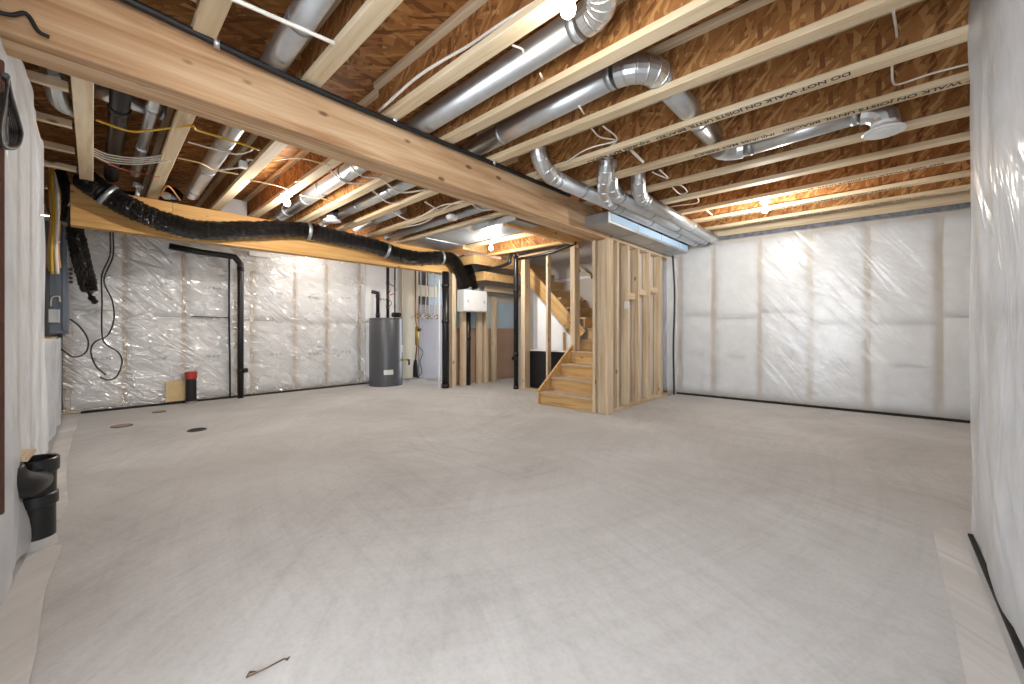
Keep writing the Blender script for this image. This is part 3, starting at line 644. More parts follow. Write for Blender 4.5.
for px, z, lab, kind in ((332, 2.44, 'white round ceiling diffuser left of the main beam', 0), (452, 2.47, 'small white smoke alarm between joists left of beam', 1)):
    if kind == 0:
        p = atz(332, 221, 2.44); e = empty('round_diffuser', p, lab, 'vent')
        lathe('rim', [(.10, -.004), (.105, .004), (.10, .012), (.06, .03), (.06, .06)], 'white_plastic', e, seg=32); lathe('centre_disc', [(.065, -.012), (.075, -.006), (.07, .0), (.02, .003)], 'white_plastic', e, seg=32)
        tube('boot', [p+Vector((0, 0, .055)), p+Vector((0, .02, .16))], .062, 'black_plastic', e, 18)
    else:
        p = atz(452, 218, 2.45); e = empty('smoke_alarm', p, lab, 'smoke alarm')
        lathe('housing', [(.035, -.028), (.055, -.024), (.066, -.008), (.07, .012)], 'white_plastic', e, seg=28); lathe('base_plate', [(.076, .012), (.078, .02), (.07, .026)], 'white_plastic', e, seg=28); lathe('test_button', [(.012, -.031), (.013, -.027)], 'panel_grey', e, seg=14)
        tube('junction_box', [p+Vector((0, 0, .026)), p+Vector((0, 0, .07))], .05, 'panel_blue', e, 12)

# ================================================================= PARTITION (stairs side) AND POST
e = empty('corner_post', (-2.53, 4.40, 0), 'built up corner post carrying the end of the main beam', 'post')
board('post_stud', (-2.475, 4.40, 0), (-2.475, 4.40, 2.18), .04, .15, 'lumber', e, up=(0, 1, 0))
board('post_stud', (-2.565, 4.42, 0), (-2.565, 4.42, 2.18), .13, .09, 'lumber', e, up=(0, 1, 0))
board('post_stud', (-2.655, 4.41, 0), (-2.655, 4.41, 2.18), .04, .15, 'lumber', e, up=(0, 1, 0))
PX0 = -2.49
pys = [4.66, 4.95, 5.26, 5.62, 6.02]
for i, y in enumerate(pys):
    st = board('partition_stud', (PX0-.055, y, .04), (PX0-.055, y, 2.19), .11, .04, 'lumber', up=(0, 1, 0)); tag(st, '%s open stud of the stair partition, counting from the corner post' % ORD[i], 'stud', 'open studs of the stair partition')
b = board('bottom_plate', (PX0-.055, 4.49, .02), (PX0-.055, 6.4, .02), .11, .04, 'lumber'); tag(b, 'bottom plate of the open stair partition', 'plate')
b = board('top_plate', (PX0-.055, 4.49, 2.21), (PX0-.055, 6.4, 2.21), .11, .035, 'lumber'); tag(b, 'top plate of the open stair partition under the metal trunk', 'plate')
for i, (a, c, z) in enumerate(((4.97, 5.24, 1.52), (5.28, 5.6, 1.60), (5.64, 6.0, 1.66))):
    b = board('partition_blocking', (PX0-.075, a, z), (PX0-.075, c, z), .06, .09, 'lumber'); tag(b, '%s wood block between the stair partition studs, from the post side' % ORD[i], 'blocking', 'blocking between stair partition studs')
b = box('drywall_sheet', (-2.625, 4.50, .03), (-2.61, 6.4, 2.19), 'drywall_back'); tag(b, 'drywall backing sheet seen through the stair partition studs', 'drywall')
b = tube('black_cable_drop', smoothpath([(-2.40, 6.25, 2.22), (-2.39, 6.3, 1.6), (-2.40, 6.28, .8), (-2.39, 6.27, .3), (-2.39, 6.28, .03)], 6), .014, 'black_rubber', None, 8); tag(b, 'black cable running down the corner at the back wall', 'cable')
film('plastic_sheet', (-2.46, 6.16, 0), (.12, 1, 0), (1, -.1, 0), .3, .02, 2.2, 'narrow loose strip of plastic in the corner beside partition studs', amp=.03, seed=44, step=.03)
# electrical box on stud
e = empty('electrical_box', (PX0+.0, 4.93, 1.38), 'small white switch box on the stair partition stud', 'electrical box'); box('box_body', (PX0-.03, 4.885, 1.33), (PX0+.02, 4.928, 1.43), 'white_plastic', e); tube('wire_tail', [(PX0+.02, 4.90, 1.41), (PX0+.04, 4.88, 1.36), (PX0+.03, 4.87, 1.33)], .006, 'cable_white', e, 6)

# ================================================================= STAIRS
XL, XR, Y0, RI, RU = -3.56, -2.675, 4.35, .18, .25
e = empty('staircase', (-3.1, 4.35, 0), 'raw wooden basement staircase rising beside the corner post', 'stairs')
for k in range(6):
    box('riser', (XL+.03, Y0+RU*k, RI*k+.001), (XR, Y0+RU*k+.018, RI*(k+1)-.025), 'orange_lumber', e, .001)
    ye = Y0+RU*(k+1)+.018 if k < 5 else 6.45
    t = board('tread', (XL+.03, (Y0+RU*k-.025+ye)/2, RI*(k+1)-.0125), (XR, (Y0+RU*k-.025+ye)/2, RI*(k+1)-.0125), ye-(Y0+RU*k-.025), .025, 'carpetless_tread', e)
ln = 5.35
prism('stringer', [(Y0-.03, 0), (Y0-.03, .20), (ln, .20+(ln-Y0+.03)*RI/RU+.03), (ln, .60), (Y0+.35, 0)], XL, XL+.03, 'orange_lumber', e, 'yz')
# winder and upper flight rising to the left
x0, z0 = -3.62, 1.08
for k in range(7):
    xa = x0-RU*k; za = z0+RI*k
    box('upper_riser', (xa-.018, 5.62, za+.001), (xa, 6.42, za+RI-.025), 'orange_lumber', e, .001)
    box('upper_tread', (xa-RU-.018, 5.62, za+RI-.025), (xa+.025, 6.42, za+RI), 'carpetless_tread', e)
up = (aty(575, 335, 5.6), aty(523, 274, 5.6))
board('upper_stringer', Vector((-3.66, 5.60, up[0].z-.02+ (up[0].x+3.66)*-.0)), Vector((-5.7, 5.60, up[0].z-.02+(5.7-3.66)*(up[1].z-up[0].z)/(up[0].x-up[1].x))), .04, .24, 'orange_lumber', e, up=(0, 0, 1))
box('winder_step', (-3.3, 5.72, 1.081), (-2.68, 6.42, 1.24), 'orange_lumber', e); box('winder_step', (-3.62, 5.9, 1.081), (-3.30, 6.42, 1.40), 'orange_lumber', e)
b = box('wall_stairwell', (-6.4, 6.45, 0), (-2.66, 6.5, 2.79), 'drywall', bev=0); tag(b, 'grey unpainted drywall behind the stairs', 'wall', kind='structure')
b = board('drywall_seam_tape', (-5.2, 6.447, 2.02), (-2.7, 6.447, 2.10), .004, .05, 'white_plastic', up=(0, 0, 1)); tag(b, 'pale taped seam on the drywall behind the stairs', 'tape')
e = empty('handrail', (-3.3, 6.38, 1.7), 'wooden handrail on black brackets rising on the drywall above stairs', 'handrail')
h0, h1 = aty(578, 296, 6.38), aty(597, 317, 6.38)
tube('rail', [h0, h1+(h1-h0)*2], .022, 'orange_lumber', e, 12)
for t in (.15, 1.3): p = h0+(h1-h0)*t; tube('bracket', smoothpath([p+Vector((0, 0, -.02)), p+Vector((0, .02, -.05)), p+Vector((0, .068, -.06))], 4), .008, 'black_plastic', e, 8)
e = empty('handrail', (-4, 6.3, 2.1), 'short pale rail piece with two black end caps, high above the stairs', 'handrail')
h0, h1 = aty(579, 267, 6.3), aty(592, 277, 6.3); tube('rail', [h0, h1], .024, 'lumber', e, 12); tube('end_cap', [h1, h1+(h1-h0).normalized()*.03], .03, 'black_plastic', e, 12); tube('end_cap', [h0+Vector((.0, 0, -.05)), h0+Vector((.0, 0, -.10))], .028, 'black_plastic', e, 12)

# ================================================================= STUD FRAME LEFT OF STAIRS
YF = 5.22
def vst(px, w, label, zt, d=.10, zb=.03, y=YF, name='frame_stud', zbase=None):
    p = aty(px, 330, y); st = board(name, (p.x, y, zb), (p.x, y, zt), w, d, 'lumber', up=(0, 1, 0)); return tag(st, label, 'stud')
pz = 2.30
vst(525.5, .09, 'left end double stud of the open frame beside black drain pipe', pz, .14)
vst(548.5, .042, 'thin middle stud of the open frame left of the stairs', pz, .09)
vst(575, .085, 'right end stud of the open frame rising behind stair stringer', 2.37, .14, .62)
xa, xb = aty(521, 330, YF).x, aty(580, 330, YF).x
b = board('frame_plate', (xa, YF, .016), (xb+.05, YF, .016), .10, .03, 'lumber'); tag(b, 'floor plate of the open frame left of the stairs', 'plate')
b = board('frame_header', (xa-.02, YF, 2.335), (xb, YF, 2.355), .10, .05, 'plywood'); tag(b, 'rough top plate of the open frame left of the stairs', 'plate')
e = empty('black_board', ((xa+xb)/2, 5.36, 0), 'low black board with pale top edge standing behind the open frame', 'board')
box('panel_face', (xa+.06, 5.33, .03), (xb-.03, 5.37, .68), 'black_plastic', e); box('top_edge', (xa+.06, 5.325, .68), (xb-.03, 5.38, .70), 'white_plastic', e)
for i in range(4): box('groove_strip', (xa+.07, 5.324, .12+.14*i), (xb-.04, 5.331, .126+.14*i), 'black_rubber', e, 0)
def strz(x): return up[0].z-.02+(-3.66-x)*(up[1].z-up[0].z)/(up[0].x-up[1].x)-.16
for i in range(3):
    a = xa+.05+i*.36; c = a+.34
    b = prism('insulation_batt', [(a, .06), (c, .06), (c, max(.3, strz(c))), (a, strz(a))], 5.50, 5.56, 'batt_white'); tag(b, '%s pale insulation batt under the upper stairs, from the left' % ORD[i], 'insulation', 'insulation under the upper stairs')
for i in range(2):
    x = xa+.40+i*.36
    b = board('closet_stud', (x, 5.47, .03), (x, 5.47, strz(x)-.03), .03, .05, 'orange_lumber', up=(0, 1, 0)); tag(b, ['brown stud between insulation under the upper stairs, left one', 'brown stud between insulation under the upper stairs, right one'][i], 'stud')
# trimmer beam
b = board('stair_trimmer', (-3.50, 3.6, 2.46), (-3.50, 5.30, 2.46), .075, .17, 'orange_lumber'); tag(b, 'orange trimmer board from the main beam to the stair frame', 'beam')
e = empty('floor_joist', (-4.5, 4.98, 2.42), 'low lit I-joist above the open frame left of the stairs', 'joist')
board('bottom_flange', (-3.55, 4.97, 2.40), (-5.2, 4.90, 2.40), .07, .04, 'orange_lumber', e); board('web', (-3.55, 4.97, 2.5), (-5.2, 4.90, 2.5), .012, .18, 'osb_web', e); board('top_flange', (-3.55, 4.97, 2.61), (-5.2, 4.9, 2.61), .07, .04, 'orange_lumber', e)
# black drain pipe 2
p = atz(516, 389, 0); e = pipe('drain_stack', [(p.x, p.y, 0), (p.x, p.y, 2.30), (p.x, p.y, 2.36)], .042, 'black_plastic', 'tall black plastic drain stack at the left end of the open frame', rings=[((p.x, p.y, .62), (0, 0, 1)), ((p.x, p.y, 1.75), (0, 0, 1)), ((p.x, p.y, .03), (0, 0, 1))])
sp = [(p.x-.02, p.y, 2.36)]; q = aty(500, 262, 5.05); q2 = aty(470, 274, 5.05)
tube('side_arm', smoothpath([(p.x, p.y, 2.34), (p.x+.02, p.y-.06, 2.36), aty(511, 245, 5.1), aty(510, 258, 5.05), aty(505, 265, 5.05), q2], 4), .03, 'black_plastic', e, 12)
tube('cleanout', [(p.x, p.y-.02, .55), (p.x+.02, p.y-.09, .55)], .035, 'black_plastic', e, 14)
tube('cross_arm', smoothpath([(p.x, p.y, 2.30), aty(545, 254, 5.12), aty(576, 243, 5.12)], 4), .025, 'black_plastic', e, 10)

# ================================================================= UTILITY PARTITION (left of the stairs, far)
XP = -5.75
b = box('wall_utility', (-6.02, 4.52, 0), (-5.92, 6.45, 2.49), 'drywall', bev=0); tag(b, 'short wall behind the studs under the white box', 'wall', kind='structure')
ylim = [atx(px, 386, -5.91).y for px in (456, 516)]
b = box('brown_sheathing', (-5.918, 4.55, .02), (-5.90, 6.44, 1.08), 'board_brown'); tag(b, 'brown sheathing board behind the studs left of drain stack', 'board')
b = box('blue_sheathing', (-5.918, 4.55, 1.085), (-5.90, 6.44, 1.62), 'board_blue'); tag(b, 'pale blue board above the brown sheathing', 'board')
for i, (a, c) in enumerate(((449.4, 456), (460, 466), (476, 482), (483.5, 487), (491, 496.6))):
    ya, yb = atx(a, 386, XP).y, atx(c, 386, XP).y
    st = board('utility_stud', (XP, (ya+yb)/2, .0), (XP, (ya+yb)/2, 2.08 if i == 0 else 1.72), min(.09, yb-ya), .09, 'lumber', up=(1, 0, 0)); tag(st, ['post under the right end of the yellow beam', 'first open stud under the white box', 'third open stud under the white box, near its right edge', 'narrow open stud under the right corner of the white box', 'open stud right of the white box, by the blue board'][i], 'stud')
y = atx(468, 386, XP).y; pipe('drain_stack', [(XP, y, 0), (XP, y, 1.5)], .05, 'black_plastic', 'dark pipe between the open studs under the white box', rings=[((XP, y, .9), (0, 0, 1))])
b = board('utility_header', (-5.70, atx(484, 290, -5.7).y, 1.87), (-5.70, 6.44, 1.87), .05, .12, 'lumber'); tag(b, 'pale header board over the gap right of the white box', 'header')
e = empty('white_box', (-5.6, 4.86, 1.40), 'white metal ventilation box with black flex ducts entering its top', 'ventilation unit')
by0, by1 = atx(464, 300, -5.5).y, atx(487, 300, -5.5).y
box('cabinet', (-5.70, by0, 1.385), (-5.5, by1, 1.785), 'white_metal', e, .006); box('front_door', (-5.5, by0+.012, 1.40), (-5.488, by1-.012, 1.77), 'white_plastic', e, .004)
for yy in (.3, .72): tube('collar', [(-5.6, by0+(by1-by0)*yy, 1.785), (-5.6, by0+(by1-by0)*yy, 1.84)], .08, 'galv_dull', e, 16)
for yy in (.15, .85): box('latch', (-5.49, by0+(by1-by0)*yy-.012, 1.55), (-5.478, by0+(by1-by0)*yy+.012, 1.60), 'galv_dull', e)
# stepped bulkhead (underside of framing)
e = empty('stepped_framing', (-5.5, 5.3, 2.1), 'orange stepped wood framing under the ceiling right of the flex duct', 'framing')
y5 = 5.05
pb = [(463, 254, 512, 252), (474, 269, 515, 263), (485, 283, 516, 279)]
def AX(px, py, x=-5.35): return atx(px, py, x)
for i, (a, b_, c, d_) in enumerate(pb):
    A, B = AX(a, b_), AX(c, d_); xo = -5.35
    zz = (A.z+B.z)/2
    box('step_front', (xo-.04, A.y, zz-.02), (xo, B.y, zz+.14), 'orange_lumber', e)
    box('step_underside', (xo-.55, A.y, zz+.13), (xo-.04, B.y, zz+.15), 'plywood', e)
    box('step_side', (xo-.55, A.y, zz-.02), (xo-.04, A.y+.03, zz+.13), 'orange_lumber', e)

# ================================================================= WATER HEATER AREA
hp = atz(385.5, 384.5, 0); hp = Vector((-6.93, aty(386, 330, 1).y*0+ray(386, 330).y*(-6.93/ray(386, 330).x), 0)); hr = .305; ht = 1.265
e = empty('water_heater', hp, 'dark grey cylindrical water heater standing by the far wall', 'water heater')
lathe('tank', [(hr, .11), (hr, ht-.03), (hr-.01, ht-.005)], 'heater_grey', e, seg=48)
lathe('base_ring', [(hr+.006, 0), (hr+.006, .105), (hr, .11)], 'heater_grey', e, seg=48)
lathe('top_cap', [(hr+.005, ht-.02), (hr+.005, ht), (hr-.03, ht+.012), (.02, ht+.016)], 'heater_grey', e, seg=48)
dv = (O-hp); dv.z = 0; dv.normalize(); sd = Vector((-dv.y, dv.x, 0))
def onheater(ang, z): 
    v = Matrix.Rotation(ang, 4, 'Z') @ dv; return v
v = onheater(.15, 0)
bm = bmesh.new(); 
for zz in (.22, .31):
    for k in range(7): a = math.atan2(v.y, v.x)-.28+.56*k/6; bm.verts.new((math.cos(a)*(hr+.003), math.sin(a)*(hr+.003), zz))
bm.verts.ensure_lookup_table()
for k in range(6): bm.faces.new((bm.verts[k], bm.verts[k+1], bm.verts[k+8], bm.verts[k+7]))
link('rating_label', bmesh_done('rating_label', bm), 'white_metal', e)
v = onheater(1.25, 0); lathe('drain_valve', [(.03, 0), (.03, .03), (.012, .035), (.012, .09), (.022, .1), (.022, .12)], 'brass', e, v*hr*.99+Vector((0, 0, .48)), seg=14, axis=v)
tube('valve_handle', [hp+v*(hr+.1)+Vector((0, 0, .48)), hp+v*(hr+.14)+Vector((0, 0, .47)), hp+v*(hr+.14)+Vector((0, 0, .38))], .018, 'black_plastic', e, 8)
box('side_label', hp+v*(hr-.02)-Vector((.02, .02, -.62)), hp+v*(hr-.0)+Vector((.02, .02, .76)), 'white_plastic', e)
e2 = pipe('vent_stack', [hp+Vector((0, -.17, ht+.01)), hp+Vector((0, -.17, ht+.48)), hp+Vector((-.02, -.28, ht+.50))], .034, 'black_plastic', 'short black vent pipe with elbow on top of the water heater', rings=[(hp+Vector((0, -.17, ht+.42)), (0, 0, 1)), (hp+Vector((0, -.17, ht+.06)), (0, 0, 1))])
for i, (dy, lab, m, r, zt) in enumerate(((.02, 'dark wrapped water pipe rising from the middle of the heater top', 'black_rubber', .03, 1.95), (.17, 'slim dark pipe rising from the right of the water heater top', 'black_plastic', .014, 2.05))):
    p = hp+Vector((.03, dy, ht+.012)); pipe('water_pipe', [p, Vector((p.x, p.y, zt)), Vector((p.x, p.y, 2.38))], r if i else .028, m, lab, rings=[((p.x, p.y, zt), (0, 0, 1)), ((p.x, p.y, 1.5), (0, 0, 1))])
e3 = empty('mixing_valve', hp+Vector((.08, .19, ht+.09)), 'dark mixing valve fitting on top of the water heater', 'valve')
box('valve_body', hp+Vector((.04, .08, ht+.03)), hp+Vector((.12, .25, ht+.12)), 'black_plastic', e3, .02); tube('knob', [hp+Vector((.12, .2, ht+.08)), hp+Vector((.16, .2, ht+.08))], .035, 'black_rubber', e3, 14)
tube('loop_hose', smoothpath([hp+Vector((.06, .05, ht+.45)), hp+Vector((.1, .13, ht+.5)), hp+Vector((.1, .14, ht+.6)), hp+Vector((.06, .05, ht+.66))], 5), .008, 'copper', e3, 7)
c = cable('heater_wire', [hp+Vector((.06, .0, ht+.2)), hp+Vector((.1, .06, ht+.3)), hp+Vector((.1, -.02, ht+.4)), hp+Vector((.08, .05, ht+.55))], .007, 'copper', 'curly wire wrapped about the pipes above the water heater')
# cream bay, utility board
ya, yb = atx(402, 330, -7.3).y, atx(419, 330, -7.3).y
b = box('cream_board', (-7.40, hst[-1]-.75, .03), (-7.32, yb, 2.40), 'batt_cream'); tag(b, 'cream insulation panel on the far wall right of the heater', 'panel')
yc = atx(446, 330, -7.3).y+.6
b = box('utility_board', (-7.36, yb+.005, .0), (-7.30, yc, 1.60), 'board_lavender'); tag(b, 'lavender grey utility board behind the plumbing manifold', 'board')
b = box('blue_board', (-7.36, yb+.25, 1.605), (-7.30, yc, 2.30), 'board_blue'); tag(b, 'pale blue panel above the utility board', 'panel')
b = box('insulation_strip', (-7.34, yb-.1, 1.78), (-7.27, yb+.45, 2.02), 'batt_cream', bev=.01); tag(b, 'tan insulation strip behind the plastic water tubes', 'insulation')
e = empty('water_manifold', (-7.25, 5.0, 1.33), 'brass and white water manifold on the utility board', 'manifold')
m0, m1 = atx(411, 316, -7.22), atx(440, 317, -7.22); tube('header_pipe', [m0, m1], .022, 'white_plastic', e, 12)
for i in range(6):
    p = m0.lerp(m1, .06+.17*i); tube('valve', [p+Vector((.0, 0, -.045)), p+Vector((0, 0, .05))], .03, 'brass' if i % 2 else 'white_plastic', e, 10)
    tube('valve_lever', [p+Vector((.03, 0, 0)), p+Vector((.05, .04, .01))], .01, 'black_plastic' if i % 2 else 'red_cap', e, 6)
for i, px in enumerate((420.5, 425, 429, 434, 437)):
    a = atx(px, 314, -7.22); t = a+Vector((0, .03*math.sin(i*2), 1.0)); t.z = 2.38
    cable('water_tube', [a, a.lerp(t, .4)+Vector((.02, .015*math.sin(i*3), 0)), t], .011, 'cable_white', '%s white plastic water tube above the manifold, from the left' % ORD[i], 'tube', 'white tubes above the manifold')
e = empty('main_water_line', (-7.2, 4.78, .1), 'copper main water line with dark meter hose left of the utility board', 'pipe')
pt = [atx(x, y, -7.2) for x, y in ((415.5, 258), (415.5, 318), (417, 330), (417, 345), (415.5, 360))]; tube('line', pt, .015, 'copper', e, 10)
tube('meter_body', [pt[2]+Vector((0, 0, .07)), pt[3]], .04, 'brass', e, 14); tube('meter_dial', [pt[2]+Vector((.03, .02, 0)), pt[2]+Vector((.08, .03, .01))], .035, 'black_plastic', e, 14)
tube('wrapped_hose', [pt[4], atx(415.5, 366, -7.2), atx(415.5, 377, -7.2)], [.03, .05, .055], 'black_rubber', e, 14)
cable('grey_lead', [atx(418, 346, -7.2), atx(423, 352, -7.2), atx(420, 362, -7.2), atx(422, 372, -7.2), atx(417, 378, -7.2)], .007, 'black_rubber', 'thin dark lead curling beside the main water line')
b = tube('floor_conduit', [(-6.9, 4.75, .03), (-6.3, 5.0, .03), (-5.95, 5.1, .03)], .02, 'white_plastic', None, 10); tag(b, 'white pipe lying on the floor behind the black post pipe', 'pipe')
p = atz(445.5, 388, 0); pipe('drain_stack', [(p.x, p.y, 0), (p.x, p.y, 2.1)], .062, 'black_plastic', 'tall thick black drain stack under the right end of yellow beam', rings=[((p.x, p.y, 1.2), (0, 0, 1)), ((p.x, p.y, 1.85), (0, 0, 1)), ((p.x, p.y, .04), (0, 0, 1))])
b = board('white_trim_strip', (p.x-.03, p.y-.12, .0), (p.x-.03, p.y-.12, 1.95), .02, .035, 'white_plastic', up=(1, 0, 0)); tag(b, 'slim white strip standing left of the tall black stack', 'strip')
b = cable('tube_bundle', [atx(372, 259, -7.0)+Vector((0, 0, 0)), atx(395, 262, -6.6), atx(418, 258, -6.5), atx(440, 266, -6.4)], .03, 'white_plastic', 'white ducted tube running under the yellow beam above the heater', 'tube')
cable('branch_tube', [atx(430, 268, -6.3), atx(436, 280, -6.3), atx(443, 292, -6.2)], .018, 'white_plastic', 'white curved tube beside the tall black stack', 'tube')

# ================================================================= FAR WALL DETAILS
wx = -7.2
P0, P1, P2, P3, P4 = atx(169, 246, wx), atx(200, 252, wx), atx(236, 257, wx), atx(240.5, 264, wx), atx(240.5, 394, wx); P4.z = 0.0
e = pipe('drain_pipe', [P0, P1, P2-Vector((0, .02, 0)), P3, Vector((wx, P3.y, 1.0)), Vector((wx, P3.y, 0))], .042, 'black_plastic', 'black drain pipe elbowing along the far wall down to the floor', rings=[((wx, P3.y, .42), (0, 0, 1)), ((wx, P3.y, P3.z-.08), (0, 0, 1))])
tube('cleanout_plug', [(wx+.03, P3.y+.03, .42), (wx+.08, P3.y+.06, .43)], .035, 'black_plastic', e, 12)
cable('thin_black_line', [(-7.27, P3.y-.13, 2.2), (-7.27, P3.y-.13, 1.2), (-7.27, P3.y-.12, .4), (-7.27, P3.y-.12, .03)], .012, 'black_rubber', 'thin black line down the far wall left of the black drain pipe', 'cable')
b = box('wall_box', (-7.33, P3.y+.12, 2.22), (-7.24, P3.y+.42, 2.30), 'white_plastic', bev=.01); tag(b, 'white fitting at the top of far wall right of drain pipe', 'fitting')
b = box('cardboard_sheet', (-7.31, .70, .04), (-7.29, .93, .33), 'cable_tan', bev=.002); tag(b, 'small tan board leaning on the far wall beside red capped pipe', 'board')
p = atz(191, 403, 0); e = empty('capped_pipe', p, 'short black floor pipe with a red cap near the far wall', 'pipe')
lathe('pipe_body', [(.062, 0), (.062, .36)], 'black_plastic', e, seg=24); lathe('red_cap', [(.07, .35), (.07, .44), (.06, .45)], 'red_cap', e, seg=24); lathe('floor_collar', [(.066, 0), (.066, .03)], 'panel_grey', e, seg=24)
# cables hanging on the far wall
def H_(x, y, X=-7.1): return atx(x, y, X)
cable('hanging_cable', [H_(110, 232), H_(110, 255), H_(102, 275), H_(102, 300), H_(102, 335), H_(107, 345), H_(118, 352), H_(122, 362), H_(117, 376), H_(108, 380), H_(100, 377)], .008, 'black_rubber', 'black cable hanging on the far wall with straight upper drop', 'cable')
cable('hanging_cable', [H_(113, 232, -7.05), H_(113, 256, -7.05), H_(104, 280, -7.05), H_(112, 300, -7.05), H_(114, 318, -7.05), H_(108, 335, -7.05), H_(95, 342, -7.05), H_(91, 352, -7.05), H_(96, 366, -7.05), H_(106, 375, -7.05)], .008, 'black_rubber', 'black cable hanging on the far wall curling left near its end', 'cable')
cable('hanging_cable', [H_(70, 319, -6.9), H_(80, 327, -6.9), H_(88, 340, -6.9), H_(86, 352, -6.9), H_(74, 357, -6.9), H_(61, 349, -6.9)], .008, 'black_rubber', 'loose black cable tail curving below the breaker panel', 'cable')
# floor stubs
for px, py, r, lab in ((122, 426, .09, 'faint round floor drain rough in nearest the left wall'), (197, 430, .085, 'dark round floor drain opening on the concrete'), (159, 412, .07, 'small round floor drain mark closest to the far wall')):
    p = atz(px, py, 0); e = empty('floor_drain', p, lab, 'floor drain')
    lathe('ring', [(r, 0), (r, .006), (r*.82, .007), (r*.8, .003)], 'black_plastic', e, seg=24); lathe('cover', [(r*.8, .001), (r*.8, .005), (.01, .006)], 'seal_dark' if px == 197 else 'board_brown', e, seg=20)

# ================================================================= BREAKER PANEL + BUNDLE
bx = -7.05
a, c = atx(49, 330, bx), atx(69, 330, bx); zt = atx(60, 229, bx).z; zb = atx(60, 334, bx).z
e = empty('breaker_panel', (bx, (a.y+c.y)/2, zb), 'tall blue grey breaker panel in the far left corner', 'electrical panel')
box('cabinet', (bx-.11, a.y, zb), (bx, c.y, zt), 'panel_blue', e, .004); box('cover_edge', (bx, a.y+.1, zb+.03), (bx+.012, c.y-.01, zt-.03), 'panel_blue', e, .004)
for i in range(4):
    z = zt-.62+.035*i*2-.02*i; lathe('breaker_knob', [(.018, 0), (.018, .03), (.012, .034)], 'black_plastic', e, Vector((bx+.012, a.y+.17, z))-e.location, seg=10, axis=(1, 0, 0))
e = empty('junction_box', atx(53, 315, bx+.1), 'small grey box with white cable loop fixed on the breaker panel', 'electrical box'); p = e.location
box('box_body', p+Vector((-.088, -.04, -.09)), p+Vector((-.02, .05, .07)), 'galv_dull', e); box('cover', p+Vector((-.02, -.035, -.08)), p+Vector((-.01, .045, .06)), 'white_metal', e)
tube('cable_loop', smoothpath([p+Vector((-.05, -.02, .10)), p+Vector((-.03, -.01, .2)), p+Vector((-.03, .04, .22)), p+Vector((-.05, .05, .16))], 5), .009, 'cable_white', e, 7)
cols = ['cable_orange', 'cable_tan', 'cable_yellow', 'cable_orange', 'cable_tan', 'cable_white', 'cable_orange']
for i in range(7):
    o_ = (i-3)*1.5; X = -6.5+.03*(i % 3); o_ *= 1.3
    cable('panel_cable', [atx(88+i*1.5, 153-abs(i-3)*.6, X-.1), atx(66+o_*.4, 154-i*.8, X), atx(54+o_*.5, 166+i, X), atx(54+o_*.7, 190, X), atx(55+o_*.6, 220, X), atx(53+o_*.75, 250, X), atx(54+o_*.9, 268+(i % 3)*3, X)], .016, cols[i],
          '%s of seven bundled cables dropping to the breaker panel, from the left' % ORD[i], 'cable', 'cables bundled above the breaker panel')
for i, py in enumerate((212, 241, 175)):
    b = tube('cable_tie', [atx(52, py, -6.46), atx(60, py+1, -6.46)], .01, 'white_plastic', None, 8); tag(b, ['middle white tie around the panel cables', 'lowest white tie around the panel cables', 'topmost white tie around the panel cables'][i], 'cable tie')

# ================================================================= CABLES IN THE CEILING
cable('black_conduit', [(-2.445, -.3, 2.52), (-2.445, .1, 2.515), (-2.445, .8, 2.475), (-2.445, 1.7, 2.478), (-2.445, 2.7, 2.487), (-2.445, 3.5, 2.49)], .018, 'black_rubber', 'thick black cable along the top of the main beam', 'cable')
for i, y in enumerate((.43, 1.42, 2.37)):
    b = tube('cable_clip', [(-2.448, y-.012, 2.492), (-2.442, y+.012, 2.491)], .024, 'galv', None, 10); tag(b, '%s silver clip on the black cable above the main beam, from the camera' % ORD[i], 'clip', 'clips on the black cable')
cable('white_pipe', [(-2.09, .1, 2.485), (-2.05, .45, 2.485), (-2.0, .83, 2.485)], .010, 'cable_white', 'white tube crossing under two joists at the upper left', 'tube')
cable('white_cable', [atz(379, 111, 2.51), atz(420, 75, 2.55), atz(470, 45, 2.57), atz(495, 28, 2.56), atz(520, 12, 2.55), atz(545, -3, 2.55)], .009, 'cable_white', 'white cable draped along the joist above the upper beam edge')
def W(pts, lab, mat='cable_white', r=.006): return cable('ceiling_cable', [atz(*p) for p in pts], r, mat, lab)
W([(591, 128, 2.52), (600, 137, 2.55), (615, 141, 2.55), (585, 150, 2.53), (556, 170, 2.52)], 'white cable looped between two joists right of the beam')
W([(603, 126, 2.52), (617, 140, 2.54), (598, 154, 2.52)], 'second strand of white cable forming the pointed loop by the stamped joist')
W([(631, 150, 2.52), (637, 156, 2.51), (643, 162, 2.505)], 'short white cable tail under the stamped joist', r=.012)
W([(652, 172, 2.51), (661, 176, 2.5), (668, 178, 2.5), (660, 170, 2.51)], 'small white cable loop above the three side by side ducts')
W([(672, 187, 2.51), (680, 194, 2.5), (687, 192, 2.5), (682, 186, 2.51), (675, 185, 2.51)], 'second small white cable loop, right of the duct elbows')
W([(652, 212, 2.51), (675, 206, 2.52), (697, 203, 2.52), (697, 196, 2.51)], 'thin white cable stretched to a joist above the ducts')
W([(705, 209, 2.51), (712, 215, 2.5)], 'short pale cable end below the joist near far right bulb', r=.01)
W([(893, 10, 2.52), (896, 28, 2.60), (897, 38, 2.62)], 'short white cable dropping between joists at upper right')
W([(892, 66, 2.52), (893, 82, 2.56), (900, 84, 2.57), (930, 74, 2.55), (972, 63, 2.55)], 'white cable bending along a joist to the right wall')
W([(512, 45, 2.53), (522, 49, 2.54), (523, 53, 2.53)], 'short white cable tail beside the long duct near the bulb')
W([(540, 73, 2.53), (543, 80, 2.52)], 'tiny white cable end under the long duct')
W([(579, 106, 2.53), (584, 114, 2.52)], 'tiny white cable end under the second long duct')
